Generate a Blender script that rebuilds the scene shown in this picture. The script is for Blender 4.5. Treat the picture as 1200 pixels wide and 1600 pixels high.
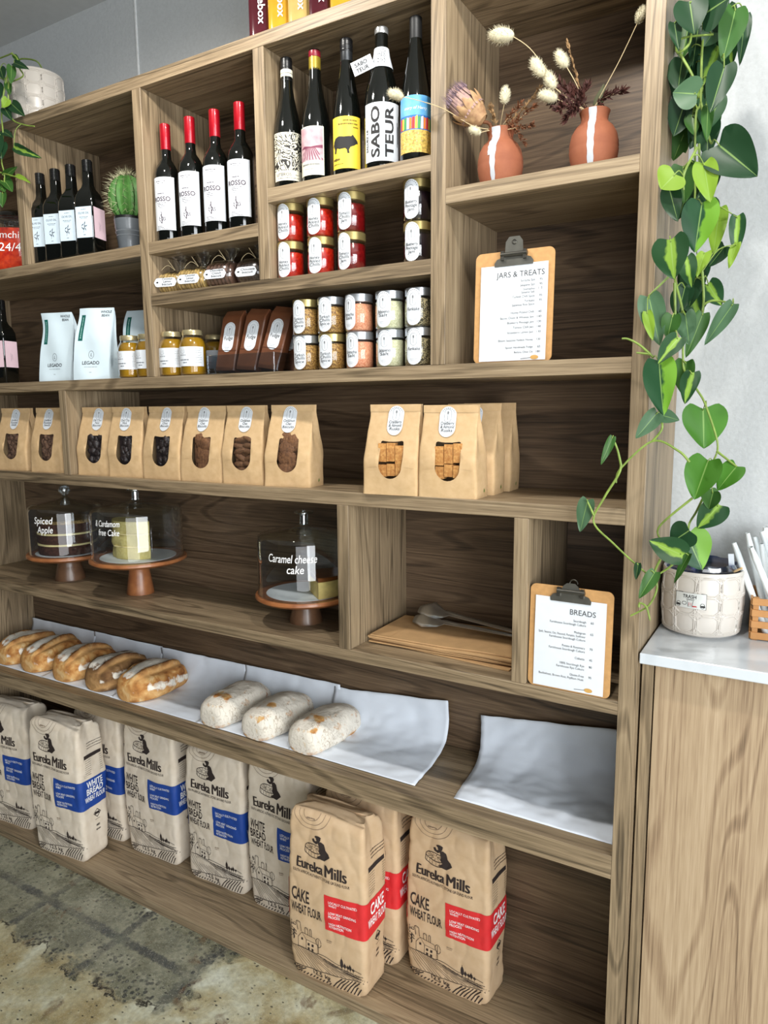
import bpy, bmesh, math, random
from mathutils import Vector, Matrix, noise
from mathutils.geometry import delaunay_2d_cdt
for _o in list(bpy.data.objects): bpy.data.objects.remove(_o)
SC = bpy.context.scene
COL = SC.collection
PI = math.pi
RND = random.Random(11)

# ------------------------------------------------------------------ camera, light, exposure
cd = bpy.data.cameras.new('camera')
cd.sensor_fit = 'VERTICAL'; cd.sensor_height = 36.0; cd.lens = 1121.125 / 1600 * 36
cd.clip_start = 0.02
cam = bpy.data.objects.new('camera', cd); COL.objects.link(cam)
cam.location = (0.328, -1.556, 1.742); cam.rotation_euler = (1.428225, 0.007752, 0.534595)
SC.camera = cam
SC.view_settings.view_transform = 'Standard'; SC.view_settings.look = 'None'
SC.view_settings.gamma = 1.0; SC.view_settings.use_curve_mapping = False
SC.view_settings.exposure = 0.0

world = bpy.data.worlds.new('daylight'); SC.world = world; world.use_nodes = True
world.node_tree.nodes['Background'].inputs[0].default_value = (0.86, 0.93, 1.0, 1)
world.node_tree.nodes['Background'].inputs[1].default_value = 0.035

def area(name, loc, target, sx, sy, power, col=(1, 1, 1)):
    l = bpy.data.lights.new(name, 'AREA'); l.shape = 'RECTANGLE'; l.size = sx; l.size_y = sy
    l.energy = power; l.color = col
    o = bpy.data.objects.new(name, l); COL.objects.link(o); o.location = loc
    o.rotation_euler = (Vector(target) - Vector(loc)).to_track_quat('-Z', 'Y').to_euler()
    return o
def spot(name, loc, target, power, size=0.04, cone=95, blend=.5, col=(1, 1, 1)):
    l = bpy.data.lights.new(name, 'SPOT'); l.energy = power; l.shadow_soft_size = size
    l.spot_size = math.radians(cone); l.spot_blend = blend; l.color = col
    o = bpy.data.objects.new(name, l); COL.objects.link(o); o.location = loc
    o.rotation_euler = (Vector(target) - Vector(loc)).to_track_quat('-Z', 'Y').to_euler()
    return o
area('shop_window_light', (2.7, -2.1, 1.72), (-0.6, 0.2, 0.9), 2.4, 2.1, 168, (0.93, 0.97, 1.0))
area('street_window_light', (1.9, -4.3, 1.3), (-1.1, 0.2, 0.8), 3.0, 2.2, 75, (0.95, 0.98, 1.0))
spot('ceiling_spot_light', (0.0, -0.64, 2.96), (-0.3, -0.3, 1.0), 46, .045, 165, .5, (1.0, 0.96, 0.90))
spot('ceiling_spot_light', (-1.05, -0.64, 2.96), (-1.35, -0.3, 1.0), 50, .045, 165, .5, (1.0, 0.96, 0.90))

# ------------------------------------------------------------------ materials
def lin(c):
    return tuple(((x / 255) / 12.92 if x / 255 <= .04045 else ((x / 255 + .055) / 1.055) ** 2.4) for x in c) + (1,)
_M = {}
def newmat(name):
    m = bpy.data.materials.new(name); m.use_nodes = True
    nt = m.node_tree; b = nt.nodes['Principled BSDF']
    return m, nt, b
def N(nt, t, **kw):
    n = nt.nodes.new(t)
    for k, v in kw.items(): setattr(n, k, v)
    return n
def pm(name, rgb, rough=.6, var=.08, scale=40., metal=0., coat=0., bump=0., spec=.5, trans=0., rgb2=None):
    """plain procedural material: a base colour with a little noise in it"""
    if name in _M: return _M[name]
    m, nt, b = newmat(name)
    tc = N(nt, 'ShaderNodeTexCoord'); nz = N(nt, 'ShaderNodeTexNoise')
    nz.inputs['Scale'].default_value = scale; nz.inputs['Detail'].default_value = 4
    nt.links.new(tc.outputs['Object'], nz.inputs['Vector'])
    mx = N(nt, 'ShaderNodeMix', data_type='RGBA')
    a = lin(rgb); c2 = lin(rgb2) if rgb2 else tuple(max(0, x * (1 - var * 2)) for x in a[:3]) + (1,)
    a2 = a if rgb2 else tuple(min(1, x * (1 + var)) for x in a[:3]) + (1,)
    mx.inputs['A'].default_value = c2; mx.inputs['B'].default_value = a2
    rp = N(nt, 'ShaderNodeMapRange'); rp.inputs['From Min'].default_value = .3; rp.inputs['From Max'].default_value = .7
    nt.links.new(nz.outputs['Fac'], rp.inputs['Value']); nt.links.new(rp.outputs['Result'], mx.inputs['Factor'])
    nt.links.new(mx.outputs['Result'], b.inputs['Base Color'])
    b.inputs['Roughness'].default_value = rough; b.inputs['Metallic'].default_value = metal
    b.inputs['Coat Weight'].default_value = coat; b.inputs['Coat Roughness'].default_value = .06
    b.inputs['Specular IOR Level'].default_value = spec
    if bump:
        bp = N(nt, 'ShaderNodeBump'); bp.inputs['Strength'].default_value = bump; bp.inputs['Distance'].default_value = .002
        nt.links.new(nz.outputs['Fac'], bp.inputs['Height']); nt.links.new(bp.outputs['Normal'], b.inputs['Normal'])
    _M[name] = m
    return m
def glass(name, tint=(255, 255, 255), refl=.9, rough=.02, low=.04):
    """thin clear pane: see-through with a Fresnel reflection"""
    if name in _M: return _M[name]
    m = bpy.data.materials.new(name); m.use_nodes = True; nt = m.node_tree
    for n in list(nt.nodes): nt.nodes.remove(n)
    out = N(nt, 'ShaderNodeOutputMaterial'); mx = N(nt, 'ShaderNodeMixShader')
    tr = N(nt, 'ShaderNodeBsdfTransparent'); gl = N(nt, 'ShaderNodeBsdfGlossy'); lw = N(nt, 'ShaderNodeLayerWeight')
    lw.inputs['Blend'].default_value = .5
    tr.inputs[0].default_value = lin(tint); gl.inputs['Roughness'].default_value = rough
    gl.inputs[0].default_value = (1, 1, 1, 1)
    mr = N(nt, 'ShaderNodeMapRange'); mr.inputs['To Min'].default_value = low; mr.inputs['To Max'].default_value = refl
    pw = N(nt, 'ShaderNodeMath', operation='POWER'); pw.inputs[1].default_value = 2.1; nt.links.new(lw.outputs['Facing'], pw.inputs[0])
    nt.links.new(pw.outputs[0], mr.inputs['Value']); nt.links.new(mr.outputs['Result'], mx.inputs[0])
    nt.links.new(tr.outputs[0], mx.inputs[1]); nt.links.new(gl.outputs[0], mx.inputs[2]); nt.links.new(mx.outputs[0], out.inputs[0])
    _M[name] = m
    return m
def ramp(nt, stops):
    r = N(nt, 'ShaderNodeValToRGB'); e = r.color_ramp.elements
    while len(e) < len(stops): e.new(.5)
    for i, (p, c) in enumerate(stops): e[i].position = p; e[i].color = lin(c) if len(c) == 3 else c
    return r
def wood(name, axis, tones, dens=1.0, rough=.48):
    """striped walnut laminate, grain running along one axis"""
    m, nt, b = newmat(name)
    tc = N(nt, 'ShaderNodeTexCoord'); oi = N(nt, 'ShaderNodeObjectInfo')
    off = N(nt, 'ShaderNodeVectorMath', operation='SCALE'); off.inputs[0].default_value = (3.1, 7.3, 5.7)
    nt.links.new(oi.outputs['Random'], off.inputs['Scale'])
    ad = N(nt, 'ShaderNodeVectorMath', operation='ADD')
    nt.links.new(tc.outputs['Object'], ad.inputs[0]); nt.links.new(off.outputs[0], ad.inputs[1])
    def mapped(along, across):
        mp = N(nt, 'ShaderNodeMapping'); s = [across] * 3; s['xyz'.index(axis)] = along
        mp.inputs['Scale'].default_value = s; nt.links.new(ad.outputs[0], mp.inputs['Vector']); return mp
    def nz(mp, det=3, dist=0., rough_=.5):
        n = N(nt, 'ShaderNodeTexNoise'); n.inputs['Scale'].default_value = 1; n.inputs['Detail'].default_value = det
        n.inputs['Distortion'].default_value = dist; n.inputs['Roughness'].default_value = rough_
        nt.links.new(mp.outputs[0], n.inputs['Vector']); return n
    wide = nz(mapped(.5, 7 * dens), 2, .22)                       # broad figure
    rings = N(nt, 'ShaderNodeMath', operation='MULTIPLY'); rings.inputs[1].default_value = 78
    nt.links.new(wide.outputs['Fac'], rings.inputs[0])
    sn = N(nt, 'ShaderNodeMath', operation='SINE'); nt.links.new(rings.outputs[0], sn.inputs[0])
    streak = nz(mapped(2.0, 170), 4, 0., .65)              # fine straight streaks
    pores = nz(mapped(14, 520), 2)
    band = nz(mapped(.35, 17 * dens), 2, .3)
    def mul(x, k):
        q = N(nt, 'ShaderNodeMath', operation='MULTIPLY'); q.inputs[1].default_value = k; nt.links.new(x, q.inputs[0]); return q.outputs[0]
    def add(x, y):
        q = N(nt, 'ShaderNodeMath', operation='ADD'); nt.links.new(x, q.inputs[0]); nt.links.new(y, q.inputs[1]); return q.outputs[0]
    ln = N(nt, 'ShaderNodeMapRange'); ln.inputs['From Min'].default_value = .55; ln.inputs['From Max'].default_value = 1.0
    ln.inputs['To Max'].default_value = -.17; nt.links.new(sn.outputs[0], ln.inputs['Value'])
    v = add(add(add(mul(sn.outputs[0], .03), ln.outputs['Result']), mul(streak.outputs['Fac'], .60)), add(mul(band.outputs['Fac'], .50), mul(pores.outputs['Fac'], .34)))
    mr = N(nt, 'ShaderNodeMapRange'); mr.inputs['From Min'].default_value = .42; mr.inputs['From Max'].default_value = .98
    nt.links.new(v, mr.inputs['Value'])
    cr = ramp(nt, [(0.0, tones[0]), (.3, tones[1]), (.55, tones[2]), (1.0, tones[3])])
    nt.links.new(mr.outputs['Result'], cr.inputs[0])
    nt.links.new(cr.outputs[0], b.inputs['Base Color'])
    b.inputs['Roughness'].default_value = rough
    bp = N(nt, 'ShaderNodeBump'); bp.inputs['Strength'].default_value = .12; bp.inputs['Distance'].default_value = .001
    nt.links.new(streak.outputs['Fac'], bp.inputs['Height']); nt.links.new(bp.outputs['Normal'], b.inputs['Normal'])
    return m
WT = [(66, 55, 41), (113, 97, 75), (142, 123, 97), (176, 157, 127)]
WOODX = wood('walnut_laminate_horizontal', 'x', WT)
WOODZ = wood('walnut_laminate_vertical', 'z', WT)
WOODBACK_SHADED = wood('walnut_laminate_back_shaded', 'x', [(44, 33, 23), (76, 60, 44), (98, 79, 60), (128, 107, 83)], .75)  # same laminate in darker tones, shade inside the compartments put into the colour
WOODPANEL = wood('walnut_laminate_counter', 'z', [(104, 84, 64), (148, 124, 98), (170, 147, 118), (192, 170, 142)], .7)

# ------------------------------------------------------------------ mesh helpers
class MB:
    def __init__(s): s.v = []; s.f = []; s.m = []; s.uv = {}
    def add(s, vs, fs, mi=0):
        o = len(s.v); s.v.extend(tuple(p) for p in vs)
        for f in fs: s.f.append(tuple(o + i for i in f)); s.m.append(mi)
        return o
    def box(s, x0, x1, y0, y1, z0, z1, mi=0):
        s.add([(x, y, z) for x in (x0, x1) for y in (y0, y1) for z in (z0, z1)],
              [(0, 1, 3, 2), (4, 6, 7, 5), (0, 4, 5, 1), (2, 3, 7, 6), (0, 2, 6, 4), (1, 5, 7, 3)], mi)
    def grid(s, P, mi=0, wrap=False):
        """P: rows of points"""
        n = len(P[0]); vs = [p for r in P for p in r]; fs = []
        for i in range(len(P) - 1):
            for j in range(n if wrap else n - 1):
                k = (j + 1) % n
                fs.append((i * n + j, i * n + k, (i + 1) * n + k, (i + 1) * n + j))
        return s.add(vs, fs, mi)
    def lathe(s, prof, n=32, mi=0, sq=0., c=(0, 0), caps=True):
        """prof: (r, z) from bottom up; sq > 0 squares the section off"""
        P = []
        for r, z in prof:
            row = []
            for j in range(n):
                a = 2 * PI * j / n; cx, sx = math.cos(a), math.sin(a)
                k = 1. if not sq else 1 / (abs(cx) ** (2 + sq) + abs(sx) ** (2 + sq)) ** (1 / (2 + sq))
                row.append((c[0] + r * cx * k, c[1] + r * sx * k, z))
            P.append(row)
        o = s.grid(P, mi, True)
        if caps:
            if prof[0][0] > 1e-4: s.f.append(tuple(o + j for j in reversed(range(n)))); s.m.append(mi)
            if prof[-1][0] > 1e-4: s.f.append(tuple(o + (len(prof) - 1) * n + j for j in range(n))); s.m.append(mi)
    def tube(s, pts, r, n=6, mi=0, smooth=0):
        pts = [Vector(p) for p in pts]
        if smooth: pts = spline(pts, smooth)
        m = len(pts); P = []
        up = Vector((.13, .31, .94))
        for i, p in enumerate(pts):
            t = (pts[min(i + 1, m - 1)] - pts[max(i - 1, 0)]).normalized()
            a = t.cross(up)
            if a.length < .05: a = t.cross(Vector((1, 0, 0)))
            a.normalize(); b = t.cross(a)
            rr = r(i / (m - 1)) if callable(r) else r
            P.append([p + rr * (math.cos(2 * PI * j / n) * a + math.sin(2 * PI * j / n) * b) for j in range(n)])
        o = s.grid(P, mi, True)
        s.f.append(tuple(o + j for j in range(n))); s.m.append(mi)
        s.f.append(tuple(o + (m - 1) * n + j for j in reversed(range(n)))); s.m.append(mi)
    def ell(s, c, r, nu=14, nv=8, mi=0, fn=None, rot=None):
        P = []
        for i in range(nv + 1):
            th = -PI / 2 + PI * i / nv; row = []
            for j in range(nu):
                a = 2 * PI * j / nu
                d = Vector((math.cos(th) * math.cos(a), math.cos(th) * math.sin(a), math.sin(th)))
                k = fn(d) if fn else 1.
                p = Vector((d.x * r[0] * k, d.y * r[1] * k, d.z * r[2] * k))
                if rot: p = rot @ p
                row.append(p + Vector(c))
            P.append(row)
        s.grid(P, mi, True)
    def prism(s, pts, y0, y1, mi=0):
        """polygon in xz pulled from y0 to y1"""
        n = len(pts)
        s.add([(x, y0, z) for x, z in pts] + [(x, y1, z) for x, z in pts],
              [tuple(range(n)), tuple(reversed(range(n, 2 * n)))] + [(i, i + n, (i + 1) % n + n, (i + 1) % n) for i in range(n)], mi)
    def xf(s, M, frm=0):
        for i in range(frm, len(s.v)): s.v[i] = tuple(M @ Vector(s.v[i]))
    def mesh(s, name, mats, ang=38, merge=False):
        me = bpy.data.meshes.new(name); me.from_pydata(s.v, [], s.f)
        for m in (mats if isinstance(mats, (list, tuple)) else [mats]): me.materials.append(m)
        if any(s.m): me.polygons.foreach_set('material_index', s.m)
        if s.uv:
            l = me.uv_layers.new(name='UVMap')
            for lp in me.loops: l.data[lp.index].uv = s.uv.get(lp.vertex_index, (0, 0))
        if ang:
            me.polygons.foreach_set('use_smooth', [True] * len(me.polygons))
            me.set_sharp_from_angle(angle=math.radians(ang))
        me.update()
        return me
    def build(s, name, mats, parent=None, loc=None, rot=None, ang=38):
        o = bpy.data.objects.new(name, s.mesh(name, mats, ang)); COL.objects.link(o)
        if parent is not None: o.parent = parent
        if loc is not None: o.location = loc
        if rot is not None: o.rotation_euler = rot
        return o
def spline(pts, k):
    out = []
    n = len(pts)
    for i in range(n - 1):
        p0, p1, p2, p3 = pts[max(i - 1, 0)], pts[i], pts[i + 1], pts[min(i + 2, n - 1)]
        for j in range(k):
            t = j / k
            out.append(.5 * ((2 * p1) + (p2 - p0) * t + (2 * p0 - 5 * p1 + 4 * p2 - p3) * t * t + (3 * p1 - p0 - 3 * p2 + p3) * t ** 3))
    out.append(pts[-1])
    return out
def tag(o, label, cat, group=None, kind=None):
    o['label'] = label; o['category'] = cat
    if group: o['group'] = group
    if kind: o['kind'] = kind
    return o
def thing(name, label, cat, loc=(0, 0, 0), rz=0., group=None, rot=None):
    o = bpy.data.objects.new(name, None); COL.objects.link(o); o.empty_display_size = .05; o['kind'] = 'thing'
    o.location = loc; o.rotation_euler = rot if rot else (0, 0, rz)
    return tag(o, label, cat, group)
def copy_tree(o, parent=None):
    c = o.copy(); COL.objects.link(c); c.parent = parent
    for ch in list(o.children): copy_tree(ch, c)
    return c
def dup(o, label, loc, rz=None, group=None):
    c = copy_tree(o); c.location = loc; c['label'] = label
    if rz is not None: c.rotation_euler = (0, 0, rz)
    if group: c['group'] = group
    return c
def bevbox(name, x0, x1, y0, y1, z0, z1, mat, parent=None, bev=.0012, kind=None, seg=1):
    bm = bmesh.new(); bmesh.ops.create_cube(bm, size=1)
    c = Vector(((x0 + x1) / 2, (y0 + y1) / 2, (z0 + z1) / 2))
    bmesh.ops.scale(bm, vec=(x1 - x0, y1 - y0, z1 - z0), verts=bm.verts)
    if bev: bmesh.ops.bevel(bm, geom=bm.edges[:], offset=bev, segments=seg, affect='EDGES', profile=.5)
    me = bpy.data.meshes.new(name); bm.to_mesh(me); bm.free(); me.materials.append(mat)
    o = bpy.data.objects.new(name, me); COL.objects.link(o); o.location = c
    if parent is not None: o.parent = parent
    if kind: o['kind'] = kind
    return o

# ------------------------------------------------------------------ printing on surfaces
_G = {}
def glyphs(s, bold=0.):
    k = (s, bold)
    if k not in _G:
        c = bpy.data.curves.new('lettering', 'FONT'); c.body = s; c.size = 1; c.offset = bold; c.resolution_u = 3
        c.dimensions = '2D'; c.fill_mode = 'BOTH'
        o = bpy.data.objects.new('lettering', c); me = o.to_mesh()
        v = [(p.co.x, p.co.y) for p in me.vertices]; f = [tuple(p.vertices) for p in me.polygons]
        o.to_mesh_clear(); bpy.data.objects.remove(o); bpy.data.curves.remove(c)
        x0 = min([a for a, _ in v] or [0]); x1 = max([a for a, _ in v] or [1])
        _G[k] = ([(a - x0, b) for a, b in v], f, x1 - x0)
    return _G[k]
def on(F, u, v, off):
    e = 2e-4; p = F(u, v); a = F(u + e, v) - p; b = F(u, v + e) - p
    n = a.cross(b); n.normalize()
    return p + n * off
def refine(vs, fs, mx):
    """cut large flat triangles up so that they follow a curved surface"""
    vs = list(vs); out = []; st = []
    for f in fs:
        for i in range(1, len(f) - 1): st.append((f[0], f[i], f[i + 1]))
    mid = {}
    while st:
        t = st.pop(); d = [math.hypot(vs[t[i]][0] - vs[t[i - 2]][0], vs[t[i]][1] - vs[t[i - 2]][1]) for i in range(3)]
        k = max(range(3), key=lambda i: d[i])
        if d[k] <= mx: out.append(t); continue
        a, b, c = t[k], t[k - 2], t[k - 1]
        key = (min(a, b), max(a, b))
        if key not in mid: mid[key] = len(vs); vs.append(((vs[a][0] + vs[b][0]) / 2, (vs[a][1] + vs[b][1]) / 2))
        m = mid[key]; st += [(a, m, c), (m, b, c)]
    return vs, out
def text(mb, F, s, u, v, size, fit=None, al='C', bold=0., off=.0007, slant=0., rot=0., mi=0, sx=1.):
    vs, fs, w = glyphs(s, bold)
    if size > .02: vs, fs = refine(vs, fs, .009 / size)
    if fit: sx = fit / (w * size)
    W = w * size * sx
    x0 = {'C': -W / 2, 'L': 0, 'R': -W}[al]
    cr, sr = math.cos(rot), math.sin(rot); out = []
    for a, b in vs:
        x = x0 + a * size * sx + slant * b * size; y = b * size
        out.append(on(F, u + x * cr - y * sr, v + x * sr + y * cr, off))
    mb.add(out, fs, mi)
def rows(mb, F, vv, half, u0, off, nu=8, mi=0):
    P = []
    for v in vv:
        h = half(v); P.append([on(F, u0 + h * (2 * j / nu - 1), v, off) for j in range(nu + 1)])
    mb.grid(P, mi)
def rect(mb, F, u0, v0, w, h, off=.0005, nu=8, nv=4, mi=0):
    rows(mb, F, [v0 + h * (i / nv - .5) for i in range(nv + 1)], lambda v: w / 2, u0, off, nu, mi)
def stadium(mb, F, u0, v0, w, h, off=.0006, nu=8, mi=0):
    r = w / 2; vv = [-h / 2 + r - r * math.cos(PI / 2 * i / 6) for i in range(7)]; vv += [-x for x in reversed(vv)]
    def half(v):
        d = abs(v - v0) - (h / 2 - r)
        return r if d <= 0 else math.sqrt(max(0, r * r - d * d))
    rows(mb, F, [v0 + x for x in vv], half, u0, off, nu, mi)
def stroke(mb, F, pts, w, off=.0007, mi=0, closed=False):
    if closed: pts = list(pts) + [pts[0]]
    P = []
    for i, (u, v) in enumerate(pts):
        a = pts[max(i - 1, 0)]; b = pts[min(i + 1, len(pts) - 1)]
        if closed and i in (0, len(pts) - 1): a, b = pts[-2], pts[1]
        dx, dy = b[0] - a[0], b[1] - a[1]; L = math.hypot(dx, dy) or 1
        nx, ny = -dy / L * w / 2, dx / L * w / 2
        P.append([on(F, u - nx, v - ny, off), on(F, u + nx, v + ny, off)])
    mb.grid([[p[1] for p in P], [p[0] for p in P]], mi)
def poly(mb, F, pts, off=.0007, mi=0):
    vs, _, fs, *_r = delaunay_2d_cdt([Vector(p) for p in pts], [(i, (i + 1) % len(pts)) for i in range(len(pts))], [], 1, 1e-7)
    vs, fs = refine([(p.x, p.y) for p in vs], [tuple(f) for f in fs], .006)
    o = mb.add([on(F, u, v, off) for u, v in vs], [], mi)
    for f in fs:
        (ax, ay), (bx, by), (cx, cy) = (vs[i] for i in f)
        mb.f.append(tuple(o + i for i in (f if (bx - ax) * (cy - ay) - (by - ay) * (cx - ax) > 0 else f[::-1]))); mb.m.append(mi)
def arc(cu, cv, ru, rv, a0=0, a1=360, n=20):
    return [(cu + ru * math.cos(math.radians(a0 + (a1 - a0) * i / n)), cv + rv * math.sin(math.radians(a0 + (a1 - a0) * i / n))) for i in range(n + 1)]
def cyl(R, c=(0, 0)): return lambda u, v: Vector((c[0] + R * math.sin(u / R), c[1] - R * math.cos(u / R), v))
def flat(y): return lambda u, v: Vector((u, y, v))
def sideflat(x): return lambda u, v: Vector((x, u, v))

INK = pm('black_ink', (28, 26, 26), .7, .02)
GREYINK = pm('grey_ink', (120, 122, 124), .7, .02)
PAPER = pm('white_label_paper', (218, 223, 229), .55, .015)
WHITEINK = pm('white_ink', (245, 245, 245), .5, .01)

# ------------------------------------------------------------------ the room
def floor_material():
    FX0, FY0 = .8, 2.1275      # object space of the floor slab, whose middle lies at (-.8, -2.1275)
    m, nt, b = newmat('old_concrete_floor')
    tc = N(nt, 'ShaderNodeTexCoord')
    def nz(scale, det=5, dist=0., rough=.55):
        n = N(nt, 'ShaderNodeTexNoise'); n.inputs['Scale'].default_value = scale; n.inputs['Detail'].default_value = det
        n.inputs['Distortion'].default_value = dist; n.inputs['Roughness'].default_value = rough
        nt.links.new(tc.outputs['Object'], n.inputs['Vector']); return n
    def mix(f, a, c):
        q = N(nt, 'ShaderNodeMix', data_type='RGBA')
        for k, x in (('Factor', f), ('A', a), ('B', c)):
            if isinstance(x, (tuple, float)): q.inputs[k].default_value = x
            else: nt.links.new(x, q.inputs[k])
        return q.outputs['Result']
    def mr(x, a, c, lo=0., hi=1.):
        q = N(nt, 'ShaderNodeMapRange'); q.inputs['From Min'].default_value = a; q.inputs['From Max'].default_value = c
        q.inputs['To Min'].default_value = lo; q.inputs['To Max'].default_value = hi
        nt.links.new(x, q.inputs['Value']); return q.outputs['Result']
    def math_(op, a, c):
        q = N(nt, 'ShaderNodeMath', operation=op)
        for i, x in enumerate((a, c)):
            if isinstance(x, float): q.inputs[i].default_value = x
            else: nt.links.new(x, q.inputs[i])
        return q.outputs[0]
    big = nz(3.1, 7, .9, .6); mid = nz(11, 6, .4); fine = nz(70, 5); grit = nz(240, 3)
    col = ramp(nt, [(.30, (122, 108, 76)), (.42, (164, 150, 110)), (.50, (184, 176, 142)), (.58, (202, 202, 178)), (.70, (222, 226, 212))])
    nt.links.new(math_('ADD', math_('MULTIPLY', big.outputs['Fac'], .65), math_('MULTIPLY', mid.outputs['Fac'], .35)), col.inputs[0])
    c = col.outputs[0]
    sx = N(nt, 'ShaderNodeSeparateXYZ'); nt.links.new(tc.outputs['Object'], sx.inputs[0]); ox, oy = sx.outputs[0], sx.outputs[1]
    def absd(v, at): return math_('ABSOLUTE', math_('SUBTRACT', v, float(at)), 0.)
    wob = math_('MULTIPLY', math_('SUBTRACT', mid.outputs['Fac'], .5), .22); wob2 = math_('MULTIPLY', math_('SUBTRACT', fine.outputs['Fac'], .5), .05)
    # old darker screed left in a broad strip along the shelf foot
    d = math_('MAXIMUM', math_('SUBTRACT', absd(ox, FX0 - 1.83), .65), math_('SUBTRACT', absd(oy, FY0 - .13), .165))
    d = math_('ADD', math_('ADD', d, wob), wob2)
    inside = mr(d, .012, -.012); rim = math_('MULTIPLY', mr(d, -.13, -.03), inside)
    dark = ramp(nt, [(.33, (78, 80, 66)), (.48, (118, 120, 102)), (.62, (164, 162, 140))]); nt.links.new(math_('ADD', math_('MULTIPLY', mid.outputs['Fac'], .5), math_('MULTIPLY', fine.outputs['Fac'], .5)), dark.inputs[0])
    mxa = N(nt, 'ShaderNodeMix', data_type='RGBA'); nt.links.new(math_('MULTIPLY', inside, .9), mxa.inputs['Factor']); nt.links.new(c, mxa.inputs['A']); nt.links.new(dark.outputs[0], mxa.inputs['B']); c = mxa.outputs['Result']
    # ghost lines of lifted tiles
    lines_ = None
    for v, at, w in ((oy, FY0 - .145, .02), (ox, FX0 - 1.93, .02), (ox, FX0 - 1.55, .02), (ox, FX0 - 1.22, .026)):
        q = mr(math_('ADD', absd(v, at), math_('MULTIPLY', wob2, .5)), w, w * .55)
        lines_ = q if lines_ is None else math_('MAXIMUM', lines_, q)
    c = mix(math_('MULTIPLY', math_('MULTIPLY', lines_, inside), mr(nz(8, 3).outputs['Fac'], .38, .55, .3, .8)), c, lin((56, 60, 64)))
    vor = N(nt, 'ShaderNodeTexVoronoi'); vor.inputs['Scale'].default_value = 58; nt.links.new(tc.outputs['Object'], vor.inputs['Vector'])
    spots = math_('MULTIPLY', mr(vor.outputs['Distance'], .46, .34), mr(nz(16, 2).outputs['Fac'], .42, .5))
    c = mix(math_('MULTIPLY', math_('MULTIPLY', spots, rim), .85), c, lin((46, 50, 54)))
    edge = mr(absd(d, .012), .012, .003); c = mix(math_('MULTIPLY', edge, mr(nz(13, 2).outputs['Fac'], .42, .55)), c, lin((44, 42, 36)))
    c = mix(mr(nz(5.5, 6, 1.6).outputs['Fac'], .6, .68, 0, .7), c, lin((104, 76, 52)))
    c = mix(mr(nz(3.7, 5, .6).outputs['Fac'], .58, .7, 0, .45), c, lin((104, 116, 92)))
    vor2 = N(nt, 'ShaderNodeTexVoronoi'); vor2.inputs['Scale'].default_value = 38
    mp = N(nt, 'ShaderNodeMapping'); mp.inputs['Scale'].default_value = (1, 1.7, 1); mp.inputs['Rotation'].default_value = (0, 0, .7); nt.links.new(tc.outputs['Object'], mp.inputs['Vector']); nt.links.new(mp.outputs[0], vor2.inputs['Vector'])
    chip = math_('MULTIPLY', mr(math_('ADD', vor2.outputs['Distance'], wob2), .2, .14), mr(nz(9, 2).outputs['Fac'], .47, .52))
    c = mix(math_('MULTIPLY', chip, .9), c, lin((44, 44, 40)))
    c = mix(mr(fine.outputs['Fac'], .38, .7, 0, .34), c, lin((86, 82, 68)))
    c = mix(mr(grit.outputs['Fac'], .56, .7, 0, .4), c, lin((206, 204, 190)))
    nt.links.new(c, b.inputs['Base Color'])
    nt.links.new(mr(mid.outputs['Fac'], .3, .7, .16, .42), b.inputs['Roughness'])
    bp = N(nt, 'ShaderNodeBump'); bp.inputs['Strength'].default_value = .35; bp.inputs['Distance'].default_value = .004
    nt.links.new(fine.outputs['Fac'], bp.inputs['Height']); nt.links.new(bp.outputs['Normal'], b.inputs['Normal'])
    return m
PLASTER = pm('rough_white_plaster', (184, 187, 188), .85, .03, 120, bump=.55)
CEIL = pm('ceiling_paint', (190, 192, 192), .9, .02, 30)
bevbox('floor', -4.2, 2.6, -4.6, .345, -.06, 0, floor_material(), bev=0, kind='structure')
bpy.data.objects['floor'].location.z = -.03
bevbox('wall_back', -4.2, 2.6, .345, .42, 0, 3.19, PLASTER, bev=0, kind='structure')
bevbox('ceiling', -4.2, 2.6, -4.6, .42, 3.19, 3.25, CEIL, bev=0, kind='structure')
bevbox('trim_1', -1.79, -1.784, .341, .345, 2.70, 3.19, pm('seam_paint', (222, 224, 224), .8), bev=0, kind='structure')

# ------------------------------------------------------------------ the shelving unit
SH = thing('shelving_unit', 'tall walnut laminate wall shelving with many open compartments full of goods', 'shelving unit', (-1.3, 0, 0))
def board(name, x0, x1, z0, z1, mat, y0=0., y1=.315):
    o = bevbox(name, x0, x1, y0, y1, z0, z1, mat, bev=.0009); o.parent = SH; o.location.x += 1.3
    return o
ZT0, ZT1, ZC, ZR, ZJ, ZW, ZV, Z1, Z2, Z3, Z4, Z5 = 2.6652, 2.6991, 2.2349, 2.2366, 2.0889, 2.3183, 2.239, 1.845, 1.5275, 1.0985, .7281, .0352
XG, XP = -2.6, 0.
AX, OX, BX, CX, DX, EX, FX = (-1.4385, -1.4029), (-2.0197, -1.9843), (-.9808, -.9453), (-.464, -.4262), (-1.8729, -1.8384), (-.7413, -.7055), (-.2478, -.2131)
e = .0006
board('side_panel', XG - .036, XG, 0, ZT1, WOODZ, 0, .333)
board('side_panel', XP, .0375, 0, ZT1, WOODZ, 0, .3445)
board('top_board', XG, XP, ZT0, ZT1, WOODX)
board('shelf_board', XG, AX[0], 2.2012, ZC, WOODX, e)
board('shelf_board', AX[1], BX[0], 2.2025, ZR, WOODX, e)
board('shelf_board', AX[1], CX[0], 2.0539, ZJ, WOODX, e)
board('shelf_board', BX[1], CX[0], 2.2821, ZW, WOODX, e)
board('shelf_board', CX[1], XP, 2.2044, ZV, WOODX, e)
board('shelf_board', XG, XP, 1.8115, Z1, WOODX, e)
board('shelf_board', XG, XP, 1.492, Z2, WOODX, e)
board('shelf_board', XG, XP, 1.067, Z3, WOODX, e)
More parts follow.
